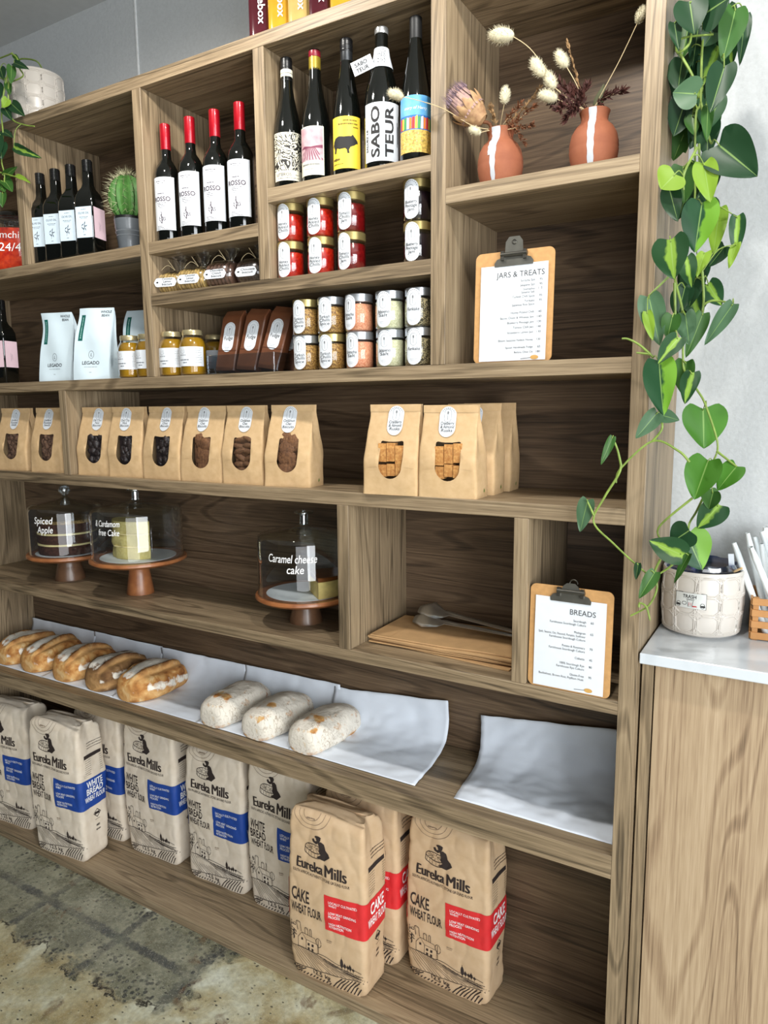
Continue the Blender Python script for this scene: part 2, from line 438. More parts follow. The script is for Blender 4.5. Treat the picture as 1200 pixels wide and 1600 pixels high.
board('shelf_board', XG, XP, .6715, Z4, WOODX, e)
board('base_board', XG, XP, 0, Z5, WOODX, e)
board('divider', AX[0], AX[1], Z1, ZT0, WOODZ)
board('divider', OX[0], OX[1], ZC, ZT0, WOODZ)
board('divider', BX[0], BX[1], ZJ, ZT0, WOODZ)
board('divider', CX[0], CX[1], Z1, ZT0, WOODZ)
board('divider', DX[0], DX[1], Z2, 1.8115, WOODZ)
board('divider', EX[0], EX[1], Z3, 1.492, WOODZ)
board('divider', FX[0], FX[1], Z3, 1.492, WOODZ)
for z0, z1 in ((0, .70), (.70, 1.51), (1.51, 2.22), (2.22, ZT1)): board('back_panel', XG, XP, z0, z1, WOODBACK_SHADED, .3155, .333)

# ------------------------------------------------------------------ the counter beside it
CT = thing('counter_cabinet', 'light walnut counter front under the white worktop', 'cabinet', (.55, .03, 0))
def cpart(name, x0, x1, y0, y1, z0, z1, mat, bev=.001):
    o = bevbox(name, x0, x1, y0, y1, z0, z1, mat, CT, bev); o.location -= Vector((.55, .03, 0)); return o
cpart('end_strip', .0415, .0665, .032, .344, 0, 1.194, WOODZ)
cpart('front_panel', .0695, 1.05, .03, .048, 0, 1.194, WOODPANEL)
cpart('carcass', .0665, 1.05, .048, .344, 0, 1.194, WOODZ, 0)
STONE = pm('white_quartz_top', (204, 210, 216), .18, .02, 8, coat=.3)
wt = bevbox('worktop', .0412, 1.08, 0, .3445, 1.1945, 1.218, STONE, bev=.0015)
tag(wt, 'white stone worktop slab lying on the walnut counter', 'worktop')
ZK = 1.218

# ------------------------------------------------------------------ bottles
DARKGLASS = pm('dark_bottle_glass', (9, 11, 9), .05, .02, spec=.6, coat=.4)
REDFOIL = pm('red_foil', (176, 18, 34), .28, .06, metal=.35, coat=.3)
BLACKCAP = pm('black_cap_plastic', (20, 20, 21), .35, .03)
def bottle_body(prof, name='glass_body', parent=None, mat=None, n=40, sq=0.):
    mb = MB(); mb.lathe(prof, n, sq=sq); return mb.build(name, mat or DARKGLASS, parent, ang=60)
def ring_prof(r, z0, z1, lip=.0008):
    return [(r - lip, z0), (r, z0 + lip), (r, z1 - lip), (r - lip, z1)]
def cap(name, r, z0, z1, mat, parent, ribs=0):
    mb = MB(); mb.lathe([(r - .0006, z0), (r, z0 + .001), (r, z1 - .0015), (r - .001, z1 - .0003), (r * .6, z1)], 28)
    for i in range(ribs):
        z = z0 + (z1 - z0) * (i + .5) / ribs; mb.lathe(ring_prof(r + .0006, z - .0016, z + .0016), 28, caps=False)
    return mb.build(name, mat, parent)
def squiggle(mb, F, u, v, w, h=.0016, seed=0, mi=0):
    """a line of print too small to read in the photograph"""
    r = random.Random(seed); x = u - w / 2
    while x < u + w / 2 - .001:
        k = r.uniform(.0012, .004); k = min(k, u + w / 2 - x)
        rect(mb, F, x + k / 2, v, k, h * r.uniform(.55, 1.), .0009, 1, 1, mi); x += k + .0009
# --- red wine with red foil
def rosso():
    t = thing('wine_bottle', '', 'wine bottle', group='red foil wine bottles')
    R = .0365
    bottle_body([(R - .006, 0), (R - .001, .003), (R, .01), (R, .19), (R - .002, .204), (R - .009, .219), (.0165, .235), (.0145, .25), (.0138, .334)], parent=t)
    cap('foil_capsule', .0152, .263, .335, REDFOIL, t, 0)
    F = cyl(R + .0004); lb = MB(); rect(lb, F, 0, .106, .082, .148, .0004, 18, 2)
    l = lb.build('label', PAPER, t)
    ink = MB(); text(ink, F, 'ROSSO', 0, .113, .0175, bold=.02, off=.001)
    squiggle(ink, F, 0, .134, .022, .003, 1); squiggle(ink, F, 0, .168, .03, .002, 2); squiggle(ink, F, 0, .163, .02, .0016, 3)
    for i in range(4): squiggle(ink, F, 0, .108 - i * .0045, .03 - .004 * i, .0015, 4 + i)
    for i in range(3): squiggle(ink, F, 0, .043 - i * .004, .034, .0014, 14 + i)
    stroke(ink, F, [(-.009, .062), (-.002, .052), (.004, .064), (-.003, .075), (-.009, .066), (.008, .058)], .0022, .001)
    stroke(ink, F, [(-.001, .084), (0, .05)], .002, .001); stroke(ink, F, [(.003, .06), (.005, .07), (.007, .06), (.009, .069), (.011, .058)], .002, .001)
    ink.build('lettering', pm('wine_ink', (52, 24, 44), .6), l)
    return t
r0 = rosso()
for i, (x, l) in enumerate([(-1.369, 'red foil wine bottle standing against the divider, first of its four'), (-1.270, 'second red foil wine bottle from the divider beside the cactus'),
                            (-1.174, 'third red foil wine bottle, between two of its kind'), (-1.082, 'red foil wine bottle farthest from the cactus divider, last of four')]):
    o = r0 if i == 0 else dup(r0, l, (0, 0, 0)); o['label'] = l
    o.location = (x + .006, .05, ZR); o.rotation_euler.z = math.radians(14 + i)
# --- square olive oil bottles
BLUELAB = pm('pale_blue_label', (206, 222, 234), .5, .02); PINKLAB = pm('pink_label', (232, 202, 212), .5, .02)
def oil(front, pinkgroup):
    t = thing('oil_bottle', '', 'oil bottle', group=pinkgroup)
    w = .0335
    bottle_body([(w - .003, 0), (w, .003), (w, .17), (w - .001, .186), (w - .007, .204), (w - .0165, .218), (.0135, .23), (.0125, .27), (.0125, .303)], parent=t, sq=9, n=48)
    cap('cap', .0148, .268, .305, BLACKCAP, t, 3)
    d = w - .0002
    for nm, F, m in (('label', flat(-d), front), ('label', sideflat(d), PINKLAB)):
        lb = MB(); rect(lb, F, 0, .108, .0585, .095, .0006, 2, 2); l = lb.build(nm, m, t)
        ink = MB()
        if m is BLUELAB:
            text(ink, F, 'OLIVE OIL', 0, .133, .0088, off=.001); squiggle(ink, F, 0, .147, .018, .0018, 1); squiggle(ink, F, 0, .124, .03, .0016, 2); squiggle(ink, F, 0, .12, .024, .0014, 3)
            for a, b, c2 in ((-.006, .1, 40), (.002, .105, 70), (.006, .096, 20), (-.002, .088, 60), (.004, .086, 110), (-.007, .09, 130), (.001, .096, 95)):
                c, s_ = math.cos(math.radians(c2)), math.sin(math.radians(c2))
                poly(ink, F, [(a - .006 * c, b - .006 * s_), (a + .0016 * s_, b - .0016 * c), (a + .006 * c, b + .006 * s_), (a - .0016 * s_, b + .0016 * c)], .001)
            stroke(ink, F, [(-.004, .076), (0, .09), (.003, .11)], .0008, .001); squiggle(ink, F, 0, .069, .009, .0018, 5)
        else:
            for i in range(3): rect(ink, F, -.004 + .004 * i, .098, .0006, .03 - .006 * i, .001, 1, 1)
        ink.build('lettering', pm('navy_ink', (44, 52, 66), .6), l)
    return t
o0 = oil(BLUELAB, 'blue and pink labelled oil bottles')
for i, (x, l) in enumerate([(-2.035, 'dark oil bottle with pale blue label, hard against the upright'), (-1.953, 'dark oil bottle with pale blue label, second from the upright'),
                            (-1.872, 'dark oil bottle with pale blue label, third from the upright'), (-1.788, 'square oil bottle nearest the cactus, showing its pink label side')]):
    x += .055
    o = o0 if i == 0 else dup(o0, l, (0, 0, 0)); o['label'] = l
    o.location = (x, .062, ZC); o.rotation_euler.z = math.radians(17)
op = oil(PINKLAB, None); op['label'] = 'dark square bottle with pink labels on the shelf below the oil bottles'; op.location = (-2.275, .07, Z1); op.rotation_euler.z = math.radians(14)
# --- five different wines
def wine(name, label, x, rz, R, prof, y=.06):
    t = thing(name, label, 'wine bottle', (x, y, ZW), math.radians(rz), 'wine bottles with different labels')
    bottle_body([(R - .006, 0), (R - .001, .003), (R, .01)] + prof, parent=t); return t
BURG = lambda R: [(R, .145), (R - .003, .17), (R - .012, .205), (.019, .235), (.0155, .26), (.0145, .329)]
FLUTE = lambda R: [(R, .135), (R - .004, .17), (R - .012, .215), (.0175, .26), (.0145, .285), (.0135, .33)]
CREAM = pm('cream_label_paper', (232, 226, 204), .6, .02)
def etched():
    m, nt, b = newmat('etched_drawing_label'); tc = N(nt, 'ShaderNodeTexCoord')
    n = N(nt, 'ShaderNodeTexNoise'); n.inputs['Scale'].default_value = 17; n.inputs['Detail'].default_value = 6; n.inputs['Distortion'].default_value = 2.2
    nt.links.new(tc.outputs['Object'], n.inputs['Vector'])
    w = N(nt, 'ShaderNodeMath', operation='MULTIPLY'); w.inputs[1].default_value = 60; nt.links.new(n.outputs['Fac'], w.inputs[0])
    s = N(nt, 'ShaderNodeMath', operation='SINE'); nt.links.new(w.outputs[0], s.inputs[0])
    n2 = N(nt, 'ShaderNodeTexNoise'); n2.inputs['Scale'].default_value = 45; nt.links.new(tc.outputs['Object'], n2.inputs['Vector'])
    a = N(nt, 'ShaderNodeMath', operation='ADD'); nt.links.new(s.outputs[0], a.inputs[0]); nt.links.new(n2.outputs['Fac'], a.inputs[1])
    r = ramp(nt, [(.46, (30, 28, 26)), (.56, (232, 226, 204))]); nt.links.new(a.outputs[0], r.inputs[0]); nt.links.new(r.outputs[0], b.inputs['Base Color'])
    b.inputs['Roughness'].default_value = .6
    return m
t = wine('wine_bottle', 'dark wine bottle with cream label of a dense black etched drawing', -.918, 34, .0375, BURG(.0375))
cap('screw_cap', .0152, .268, .332, BLACKCAP, t, 4)
mb = MB(); mb.lathe(ring_prof(.0158, .284, .302), 28, caps=False); mb.build('neck_band', CREAM, t)
F = cyl(.0379); mb = MB(); rect(mb, F, 0, .0795, .0880, .119, .0003, 18, 2); l = mb.build('label', CREAM, t)
mb = MB(); rect(mb, F, 0, .091, .086, .092, .0006, 18, 2); mb.build('drawing', etched(), l)
mb = MB(); text(mb, F, 'UTEROS', -.012, .031, .0115, off=.001); squiggle(mb, F, .026, .034, .014, .0018, 3); squiggle(mb, F, 0, .026, .06, .0015, 4); mb.build('lettering', INK, l)
t = wine('wine_bottle', 'wine bottle with a rosy vineyard picture label and yellow neck', -.827, 15, .0375, BURG(.0375))
cap('wax_cap', .0155, .312, .327, pm('wine_red_wax', (128, 22, 40), .35), t)
mb = MB(); mb.lathe(ring_prof(.0152, .28, .312), 28, caps=False); mb.build('neck_band', pm('olive_gold_foil', (150, 130, 40), .4, metal=.3), t)
F = cyl(.0379); mb = MB(); rect(mb, F, -.004, .078, .076, .118, .0003, 18, 2); l = mb.build('label', CREAM, t)
mb = MB(); rect(mb, F, -.004, .094, .07, .08, .0006, 18, 2); mb.build('picture_sky', pm('dusty_rose_print', (176, 132, 142), .6, .3, 60, rgb2=(206, 176, 178)), l)
mb = MB()
for i in range(9): stroke(mb, F, [(-.004 + (i - 4) * .003, .086), (-.004 + (i - 4) * .0055, .072), (-.004 + max(-.034, min(.034, (i - 4) * .0085)), .056)], .0022, .0009)
poly(mb, F, [(-.038, .084), (-.02, .09), (0, .087), (.03, .092), (.03, .084)], .0009); mb.build('picture_vineyard', pm('plum_print', (120, 52, 78), .6), l)
mb = MB(); squiggle(mb, F, -.004, .045, .05, .005, 8); squiggle(mb, F, -.004, .034, .03, .0016, 9); mb.build('lettering', GREYINK, l)
t = wine('wine_bottle', 'wine bottle with a yellow label showing a black pig', -.730, 26, .0372, FLUTE(.0372))
cap('screw_cap', .0152, .268, .331, pm('gunmetal_foil', (62, 64, 66), .35, metal=.7), t)
cap('cap_top', .0158, .30, .3315, BLACKCAP, t, 3)
F = cyl(.0376); mb = MB(); rect(mb, F, 0, .080, .0840, .122, .0003, 18, 2); l = mb.build('label', pm('yellow_label', (238, 208, 62), .55, .02), t)
mb = MB()
pig = [(-.036, .075), (-.034, .085), (-.028, .092), (-.018, .095), (-.004, .093), (.008, .094), (.014, .094), (.018, .098), (.021, .094), (.025, .09), (.031, .083), (.032, .078), (.027, .077), (.022, .073), (.012, .069), (.008, .062), (.009, .054), (.004, .054), (.003, .062), (-.001, .066), (-.016, .065), (-.024, .068), (-.027, .056), (-.032, .056), (-.031, .066)]
poly(mb, F, pig, .0009); stroke(mb, F, [(-.036, .08), (-.038, .074), (-.036, .068)], .0012, .0009); mb.build('pig_silhouette', INK, l)
mb = MB(); squiggle(mb, F, .012, .131, .036, .004, 1); squiggle(mb, F, .006, .123, .05, .004, 2); squiggle(mb, F, .026, .115, .014, .004, 3); squiggle(mb, F, -.026, .041, .022, .007, 4); squiggle(mb, F, -.022, .03, .03, .002, 5)
mb.build('lettering', pm('brown_ink', (92, 74, 20), .6), l)
t = wine('wine_bottle', 'thick wine bottle with big black SABO TEUR lettering and a neck tag', -.628, 30, .0435, [(.0435, .15), (.041, .18), (.033, .215), (.022, .25), (.0165, .275), (.0155, .329)])
cap('crown_cap', .0165, .316, .331, pm('silver_crown_cap', (206, 206, 204), .3, metal=.7), t, 1)
F = cyl(.0439); mb = MB(); rect(mb, F, 0, .0835, .1000, .133, .0003, 20, 2); l = mb.build('label', PAPER, t)
mb = MB(); text(mb, F, 'SABO', -.0065, .0835, .030, fit=.116, bold=.028, off=.0009, rot=PI / 2); text(mb, F, 'TEUR', .0285, .0835, .030, fit=.116, bold=.028, off=.0009, rot=PI / 2)
text(mb, F, 'SALUEZ LE', -.0375, .066, .0088, bold=.02, off=.0009, rot=PI / 2, sx=1.25); squiggle(mb, F, .043, .08, .004, .06, 1); mb.build('lettering', INK, l)
mb = MB(); mb.lathe([(.0285, .236), (.0252, .248), (.0205, .266), (.0182, .283)], 28, caps=False); k = mb.build('neck_tag', PAPER, t, ang=60)
TG = lambda u, v: Vector((-.048 + u * .93 - v * .34 + .002, -.016 - u * .25, .243 + v * .93 + u * .3))
mb = MB(); mb.add([TG(-.026, -.016), TG(.026, -.016), TG(.026, .016), TG(-.026, .016), TG(-.026, -.016) + Vector((0, .0008, 0)), TG(.026, -.016) + Vector((0, .0008, 0)), TG(.026, .016) + Vector((0, .0008, 0)), TG(-.026, .016) + Vector((0, .0008, 0))], [(0, 1, 2, 3), (7, 6, 5, 4), (0, 4, 5, 1), (1, 5, 6, 2), (2, 6, 7, 3), (3, 7, 4, 0)])
g = mb.build('hanging_tag', PAPER, t)
mb = MB(); text(mb, TG, 'SABO', -.002, .0015, .0125, fit=.032, bold=.02, off=.0006); text(mb, TG, 'TEUR', -.002, -.0115, .0125, fit=.032, bold=.02, off=.0006)
for i in range(9): squiggle(mb, lambda u, v: Vector((u, -.0283 + (v - .236) * .215 + u * u * 20, v)), 0, .246 + i * .0038, .02, .0016, i)
mb.build('lettering', INK, g)
t = wine('wine_bottle', 'tall black wine bottle with a colourful beach picture label', -.534, 26, .0375, FLUTE(.0375))
cap('capsule', .0148, .262, .331, pm('matt_black_foil', (26, 27, 28), .5), t)
F = cyl(.0379); mb = MB(); rect(mb, F, 0, .126, .0900, .044, .0005, 18, 2); l = mb.build('label', pm('sky_blue_print', (74, 150, 208), .55, .2, 40, rgb2=(112, 178, 222)), t)
mb = MB(); rect(mb, F, 0, .047, .09, .05, .0005, 18, 2); mb.build('picture_beach', pm('sand_yellow_print', (226, 190, 96), .55, .3, 200), l)
mb = MB(); rect(mb, F, 0, .088, .09, .032, .0005, 18, 2); mb.build('picture_sea', pm('deep_blue_print', (40, 110, 190), .55, .2, 60), l)
mb = MB(); r_ = random.Random(4)
for i in range(13):
    u = -.042 + i * .0068; poly(mb, F, [(u, .074), (u + .006, .074), (u + .0065, .1 + r_.uniform(-.003, .004)), (u + .001, .1)], .001, i % 5)
mb.build('picture_huts', [pm('hut_%s_print' % n, c, .55) for n, c in (('red', (206, 52, 40)), ('yellow', (240, 204, 60)), ('green', (58, 150, 80)), ('white', (232, 232, 226)), ('orange', (230, 128, 44)))], l)
mb = MB(); text(mb, F, 'story of Harry', 0, .117, .0095, slant=.2, off=.001)
for i in range(22): rect(mb, F, r_.uniform(-.043, .043), r_.uniform(.026, .068), .0015, .0008, .001, 1, 1)
mb.build('lettering', WHITEINK, l)
# --- juice bottles on top of the unit
JF = [('maroon', (66, 12, 24)), ('amber', (188, 138, 34)), ('pale yellow', (178, 150, 88)), ('maroon', (66, 12, 24)), ('amber', (188, 138, 34))]
for i, (nm, c) in enumerate(JF):
    t = thing('juice_bottle', ['maroon juice bottle at the near end of the row above the shelving', 'amber juice bottle between the maroon and pale yellow ones', 'pale yellow juice bottle standing between amber and maroon bottles', 'maroon juice bottle beside the pale yellow one, on top of the unit', 'amber juice bottle last in the row along the shelf top'][i], 'juice bottle', (-.985 + .064 * i, .045, ZT1), math.radians(25), 'juice bottles on top of the shelving')
    mb = MB(); w = .029
    mb.lathe([(w - .005, 0), (w, .006), (w, .15), (w - .006, .17), (.017, .185), (.0165, .2)], 32, sq=3)
    mb.build('bottle_body', pm('juice_' + nm.replace(' ', '_'), c, .12, .08, 20, coat=.6), t)
    cap('cap', .0185, .197, .214, BLACKCAP, t, 2)
    mb = MB(); text(mb, flat(-w * 1.0), 'juicebox', .0, .083, .027, fit=.105, bold=.012, off=.0022, rot=-PI / 2); mb.build('lettering', WHITEINK, t)

# ------------------------------------------------------------------ jars
CLEAR = glass('clear_glass')
GOLD = pm('gold_lid', (188, 170, 112), .28, .05, metal=.75); SILVER = pm('silver_lid', (190, 194, 198), .28, .05, metal=.75)
def spoon_logo(mb, F, u, v, k=1., off=.0011):
    stroke(mb, F, arc(u, v + .006 * k, .0075 * k, .0075 * k, 0, 180, 10) + arc(u, v - .006 * k, .0075 * k, .0075 * k, 180, 360, 10), .0006 * k, off, closed=True)
    poly(mb, F, arc(u, v + .0055 * k, .0019 * k, .0036 * k, 0, 330, 10), off); stroke(mb, F, [(u, v + .003 * k), (u, v - .009 * k)], .0008 * k, off)
def sticker(F, lines, parent, u, v, w, h, size, off=.0008, seed=0):
    mb = MB(); stadium(mb, F, u, v, w, h, off, 8); l = mb.build('sticker', PAPER, parent)
    g = MB(); spoon_logo(g, F, u, v + h * .2, w / .036, off + .0004)
    n = 9
    for i in range(n):
        a = math.radians(20 + 140 * i / (n - 1)); r = w * .41
        cu, cv = u + r * math.cos(a), v + h / 2 - w / 2 + r * math.sin(a); du, dv = -math.sin(a) * .0013, math.cos(a) * .0013
        stroke(g, F, [(cu - du, cv - dv), (cu + du, cv + dv)], .0014, off + .0004)
    for i in range(3): squiggle(g, F, u, v - h * .34 - i * .0026, w * (.5 - .1 * i), .0009, seed + i)
    g.build('print', GREYINK, l)
    mb = MB()
    for i, s in enumerate(lines): text(mb, F, s, u, v - h * .10 - i * size * .82, size, fit=min(w * .80, len(s) * size * .54), bold=.006, slant=.12, off=off + .0005)
    mb.build('handwriting', INK, l)
    return l
def jar_base(group, R=.0365, H=.093, lid=GOLD, fill=None, flevel=.066, gl=True):
    t = thing('spice_jar' if gl else 'jar', '', 'jar', group=group)
    mb = MB(); mb.lathe([(R - .004, .0), (R, .004), (R, H - .027), (R - .003, H - .022), (R - .004, H - .016)], 32); mb.build('glass_jar', CLEAR, t, ang=60)
    mb = MB(); mb.lathe([(R - .006, .003), (R - .0016, .006), (R - .0016, flevel), (R - .003, flevel + .002), (.001, flevel + .0022)], 32); mb.build('contents', fill, t, ang=60)
    mb = MB(); mb.lathe([(R - .002, H - .02), (R - .0005, H - .0195), (R - .0005, H - .0015), (R - .0025, H), (.001, H)], 32); mb.build('lid', lid, t)
    return t
def speck(name, a, b, scale, rough=.6):
    m, nt, bs = newmat(name); tc = N(nt, 'ShaderNodeTexCoord'); v = N(nt, 'ShaderNodeTexVoronoi'); v.inputs['Scale'].default_value = scale
    nt.links.new(tc.outputs['Object'], v.inputs['Vector'])
    sp = N(nt, 'ShaderNodeSeparateColor'); nt.links.new(v.outputs['Color'], sp.inputs[0])
    r = ramp(nt, [(.2, a), (.55, tuple((x + y) / 2 for x, y in zip(a, b))), (.9, b)]); nt.links.new(sp.outputs[0], r.inputs[0]); nt.links.new(r.outputs[0], bs.inputs['Base Color'])
    bs.inputs['Roughness'].default_value = rough
    return m
CHILLI = pm('pickled_red_chilli', (190, 34, 16), .25, .25, 160, coat=.5, rgb2=(140, 16, 8))
JAM = pm('dark_red_jam', (112, 14, 16), .2, .2, 120, coat=.5); BERRY = pm('blueberry_jam', (24, 14, 24), .15, .2, 90, coat=.5)
TURK = speck('turkish_chilli_spice', (92, 56, 18), (196, 158, 84), 520); SRI = speck('sriracha_salt', (196, 118, 84), (232, 176, 140), 620)
JAL = speck('jalapeno_salt', (176, 178, 140), (216, 216, 186), 620); FURI = speck('furikake_mix', (28, 26, 18), (190, 176, 132), 420)
def put_jars(rows_, z0, H, group, R=.0365):
    for (x, y, lvl, rz, lid, fill, lines, lab) in rows_:
        t = jar_base(group, R, H, lid, fill); t['label'] = lab
        t.location = (x, y, z0 + lvl * (H + .0006)); t.rotation_euler.z = math.radians(rz)
        sticker(cyl(R), lines, t, 0, H * .505, .039, H * .93, .0108, seed=len(lab))
A_, B_, C_ = ['Honey', 'Pickled', 'Chilli'], ['Tomato', 'Chilli', 'Jam'], ['Blueberry', 'Pinotage', 'Jam']
put_jars([(-.914, .055, 0, 2, GOLD, CHILLI, A_, 'bottom jar of the red chilli stack beside the upright, gold lid'), (-.913, .056, 1, 0, GOLD, CHILLI, A_, 'top jar of the red chilli stack beside the upright, gold lid'),
          (-.814, .055, 0, 5, GOLD, CHILLI, A_, 'bottom red chilli jar of the middle stack, under its twin'), (-.815, .056, 1, 3, GOLD, CHILLI, A_, 'top red chilli jar of the middle stack, gold lid'),
          (-.718, .055, 0, -4, GOLD, JAM, B_, 'lower tomato chilli jam jar with dark red contents and gold lid'), (-.719, .056, 1, 2, GOLD, JAM, B_, 'upper tomato chilli jam jar with dark red contents, stacked on its twin'),
          (-.526, .055, 0, 2, GOLD, BERRY, C_, 'lower black jam jar near the tall upright beside the vases'), (-.527, .056, 1, 0, GOLD, BERRY, C_, 'upper black jam jar stacked on another black jar')], ZJ, .0965, 'jam and chilli jars with gold lids')
T_, S_, J_, K_ = ['Turkish', 'Chilli', 'Spice'], ['Sriracha', 'Salt'], ['Jalapeno', 'Salt'], ['Furikake']
put_jars([(-.869, .055, 0, 2, SILVER, TURK, T_, 'lower Turkish chilli spice jar with silver lid beside the fudge'), (-.868, .055, 1, 0, GOLD, TURK, T_, 'upper Turkish chilli spice jar with gold lid, nearest the fudge'),
          (-.785, .055, 0, 3, GOLD, TURK, T_, 'lower Turkish chilli spice jar with gold lid under a silver lid'), (-.786, .055, 1, 4, SILVER, TURK, T_, 'upper Turkish chilli spice jar with silver lid, second stack'),
          (-.697, .055, 0, -6, SILVER, SRI, S_, 'lower jar of salmon pink sriracha salt'), (-.698, .055, 1, -14, SILVER, SRI, S_, 'upper jar of salmon pink sriracha salt'),
          (-.606, .055, 0, 6, SILVER, JAL, J_, 'lower jar of pale green jalapeno salt'), (-.607, .055, 1, 3, SILVER, JAL, J_, 'upper jar of pale green jalapeno salt'),
          (-.522, .055, 0, 4, SILVER, FURI, K_, 'lower speckled furikake jar against the upright'), (-.522, .055, 1, 2, SILVER, FURI, K_, 'upper speckled furikake jar against the upright')], Z1, .0935, 'spice jars in two layers')
# --- honey jars
HONEY = pm('golden_honey', (164, 124, 24), .15, .15, 14, coat=.4)
def honey():
    t = thing('honey_jar', '', 'honey jar', group='honey jars with white labels'); R = .0395
    mb = MB(); mb.lathe([(R - .007, 0), (R - .001, .004), (R, .012), (R, .09), (R - .004, .104), (.0295, .114), (.0285, .122)], 36); mb.build('glass_jar', CLEAR, t, ang=60)
    mb = MB(); mb.lathe([(R - .008, .003), (R - .0018, .007), (R - .0016, .09), (R - .0055, .103), (.0275, .112), (.001, .113)], 36); mb.build('honey', HONEY, t, ang=60)
    mb = MB(); mb.lathe([(.0295, .119), (.0305, .12), (.0305, .132), (.029, .134), (.001, .134)], 32); mb.build('lid', pm('pale_gold_lid', (206, 192, 150), .25, .05, metal=.7), t)
    F = cyl(R + .0002); mb = MB(); rect(mb, F, 0, .056, .095, .057, .0004, 18, 2); l = mb.build('label', PAPER, t)
    mb = MB(); stroke(mb, F, [(-.027, .07), (-.022, .077), (-.019, .07), (-.014, .078), (-.012, .068), (-.02, .064), (-.028, .069)], .0007, .0008)
    for i in range(9): squiggle(mb, F, .03, .078 - i * .005, .018, .0013, i)
    squiggle(mb, F, -.018, .06, .024, .002, 20); mb.build('print', GREYINK, l)
    mb = MB(); squiggle(mb, F, -.014, .046, .034, .0032, 31); squiggle(mb, F, -.012, .038, .014, .003, 32); mb.build('lettering', pm('navy_ink', (44, 52, 66), .6), l)
    return t
h0 = honey()
for i, (x, y, l) in enumerate([(-1.376, .05, 'honey jar tight against the divider beside the fudge display'), (-1.289, .05, 'honey jar nearest the fudge display, second from the divider'),
                               (-1.333, .19, 'honey jar standing behind two others, next to the fudge box'), (-1.570, .055, 'honey jar in front of the rear coffee bag, hard by a coffee bag'), (-1.487, .055, 'honey jar in front of the rear coffee bag, tight against the divider')]):
    o = h0 if i == 0 else dup(h0, l, (0, 0, 0)); o['label'] = l; o.location = (x, y, Z1); o.rotation_euler.z = math.radians(24)
# --- kimchi jar
t = thing('kimchi_jar', 'big clip-top glass jar of red kimchi with white handwriting', 'kimchi jar', (-2.185, .095, ZC), math.radians(38))
mb = MB(); w = .07; mb.lathe([(w - .008, 0), (w, .006), (w, .16), (w - .006, .172), (.058, .182), (.058, .19)], 40, sq=2.5); mb.build('glass_jar', CLEAR, t, ang=60)
mb = MB(); w = .0675; mb.lathe([(w - .008, .004), (w, .009), (w, .148), (.001, .15)], 40, sq=2.5); mb.build('kimchi', pm('red_kimchi', (168, 22, 14), .3, .3, 60, coat=.4, rgb2=(214, 70, 30)), t, ang=60)
mb = MB(); mb.lathe([(.059, .188), (.064, .191), (.064, .199), (.058, .207), (.045, .214), (.02, .218), (.001, .219)], 40); mb.lathe(ring_prof(.0615, .183, .188), 32, caps=False); mb.build('glass_lid', glass('lid_glass', (170, 176, 180), .9), t)
mb = MB(); F = flat(-.0708); text(mb, F, 'Kimchi', -.014, .112, .034, fit=.094, slant=.1, off=.0008); text(mb, F, '24/4', .0, .068, .04, fit=.074, slant=.1, off=.0008); mb.build('handwriting', WHITEINK, t)
mb = MB(); mb.tube([(.05, -.052, .178), (.058, -.058, .192), (.05, -.05, .204)], .0016); mb.tube([(-.05, .052, .178), (-.058, .058, .192), (-.05, .05, .204)], .0016); mb.build('wire_clasp', SILVER, t)
# --- cactus
t = thing('potted_cactus', 'small round spiny cactus in a ribbed grey pot on a saucer', 'cactus', (-1.578, .085, ZC)); t.scale = (1.16, 1.16, 1)
mb = MB(); mb.lathe([(.028, .012), (.03, .014), (.034, .05), (.0355, .053), (.034, .056), (.036, .062), (.0375, .066), (.0355, .07), (.037, .075), (.039, .104), (.036, .105), (.034, .09), (.001, .09)], 36); mb.build('pot', pm('slate_grey_pot', (92, 97, 102), .35, .05, coat=.3), t)
mb = MB(); mb.lathe([(.036, 0), (.04, .002), (.043, .012), (.041, .013), (.038, .008), (.001, .008)], 36); mb.build('saucer', pm('slate_grey_pot', (92, 97, 102)), t)
mb = MB(); mb.lathe([(.035, .1), (.0385, .101), (.0385, .112), (.036, .113), (.034, .104), (.001, .104)], 32); mb.build('inner_pot', BLACKCAP, t)
mb = MB(); mb.ell((0, 0, .17), (.046, .046, .07), 48, 16, fn=lambda d: 1 + .09 * math.cos(14 * math.atan2(d.y, d.x)) * (1 - d.z * d.z) ** .5); mb.build('cactus_body', pm('cactus_green', (70, 116, 52), .55, .15, 50), t)
mb = MB()
for i in range(14):
    a = 2 * PI * i / 14
    for j in range(9):
        th = -.6 + 2. * j / 8; q = 1.09
        p = Vector((.046 * q * math.cos(th) * math.cos(a), .046 * q * math.cos(th) * math.sin(a), .17 + .075 * math.sin(th)))
        n_ = Vector((math.cos(th) * math.cos(a), math.cos(th) * math.sin(a), .55 * math.sin(th)))
        for k in range(4):
            dv = (n_ + .8 * Vector((RND.uniform(-1, 1), RND.uniform(-1, 1), RND.uniform(-1, 1)))).normalized() * RND.uniform(.013, .027)
            mb.tube([p, p + dv], lambda q_: .0004 * (1.1 - q_), 3)
mb.build('spines', pm('pale_spines', (186, 182, 146), .6), t)
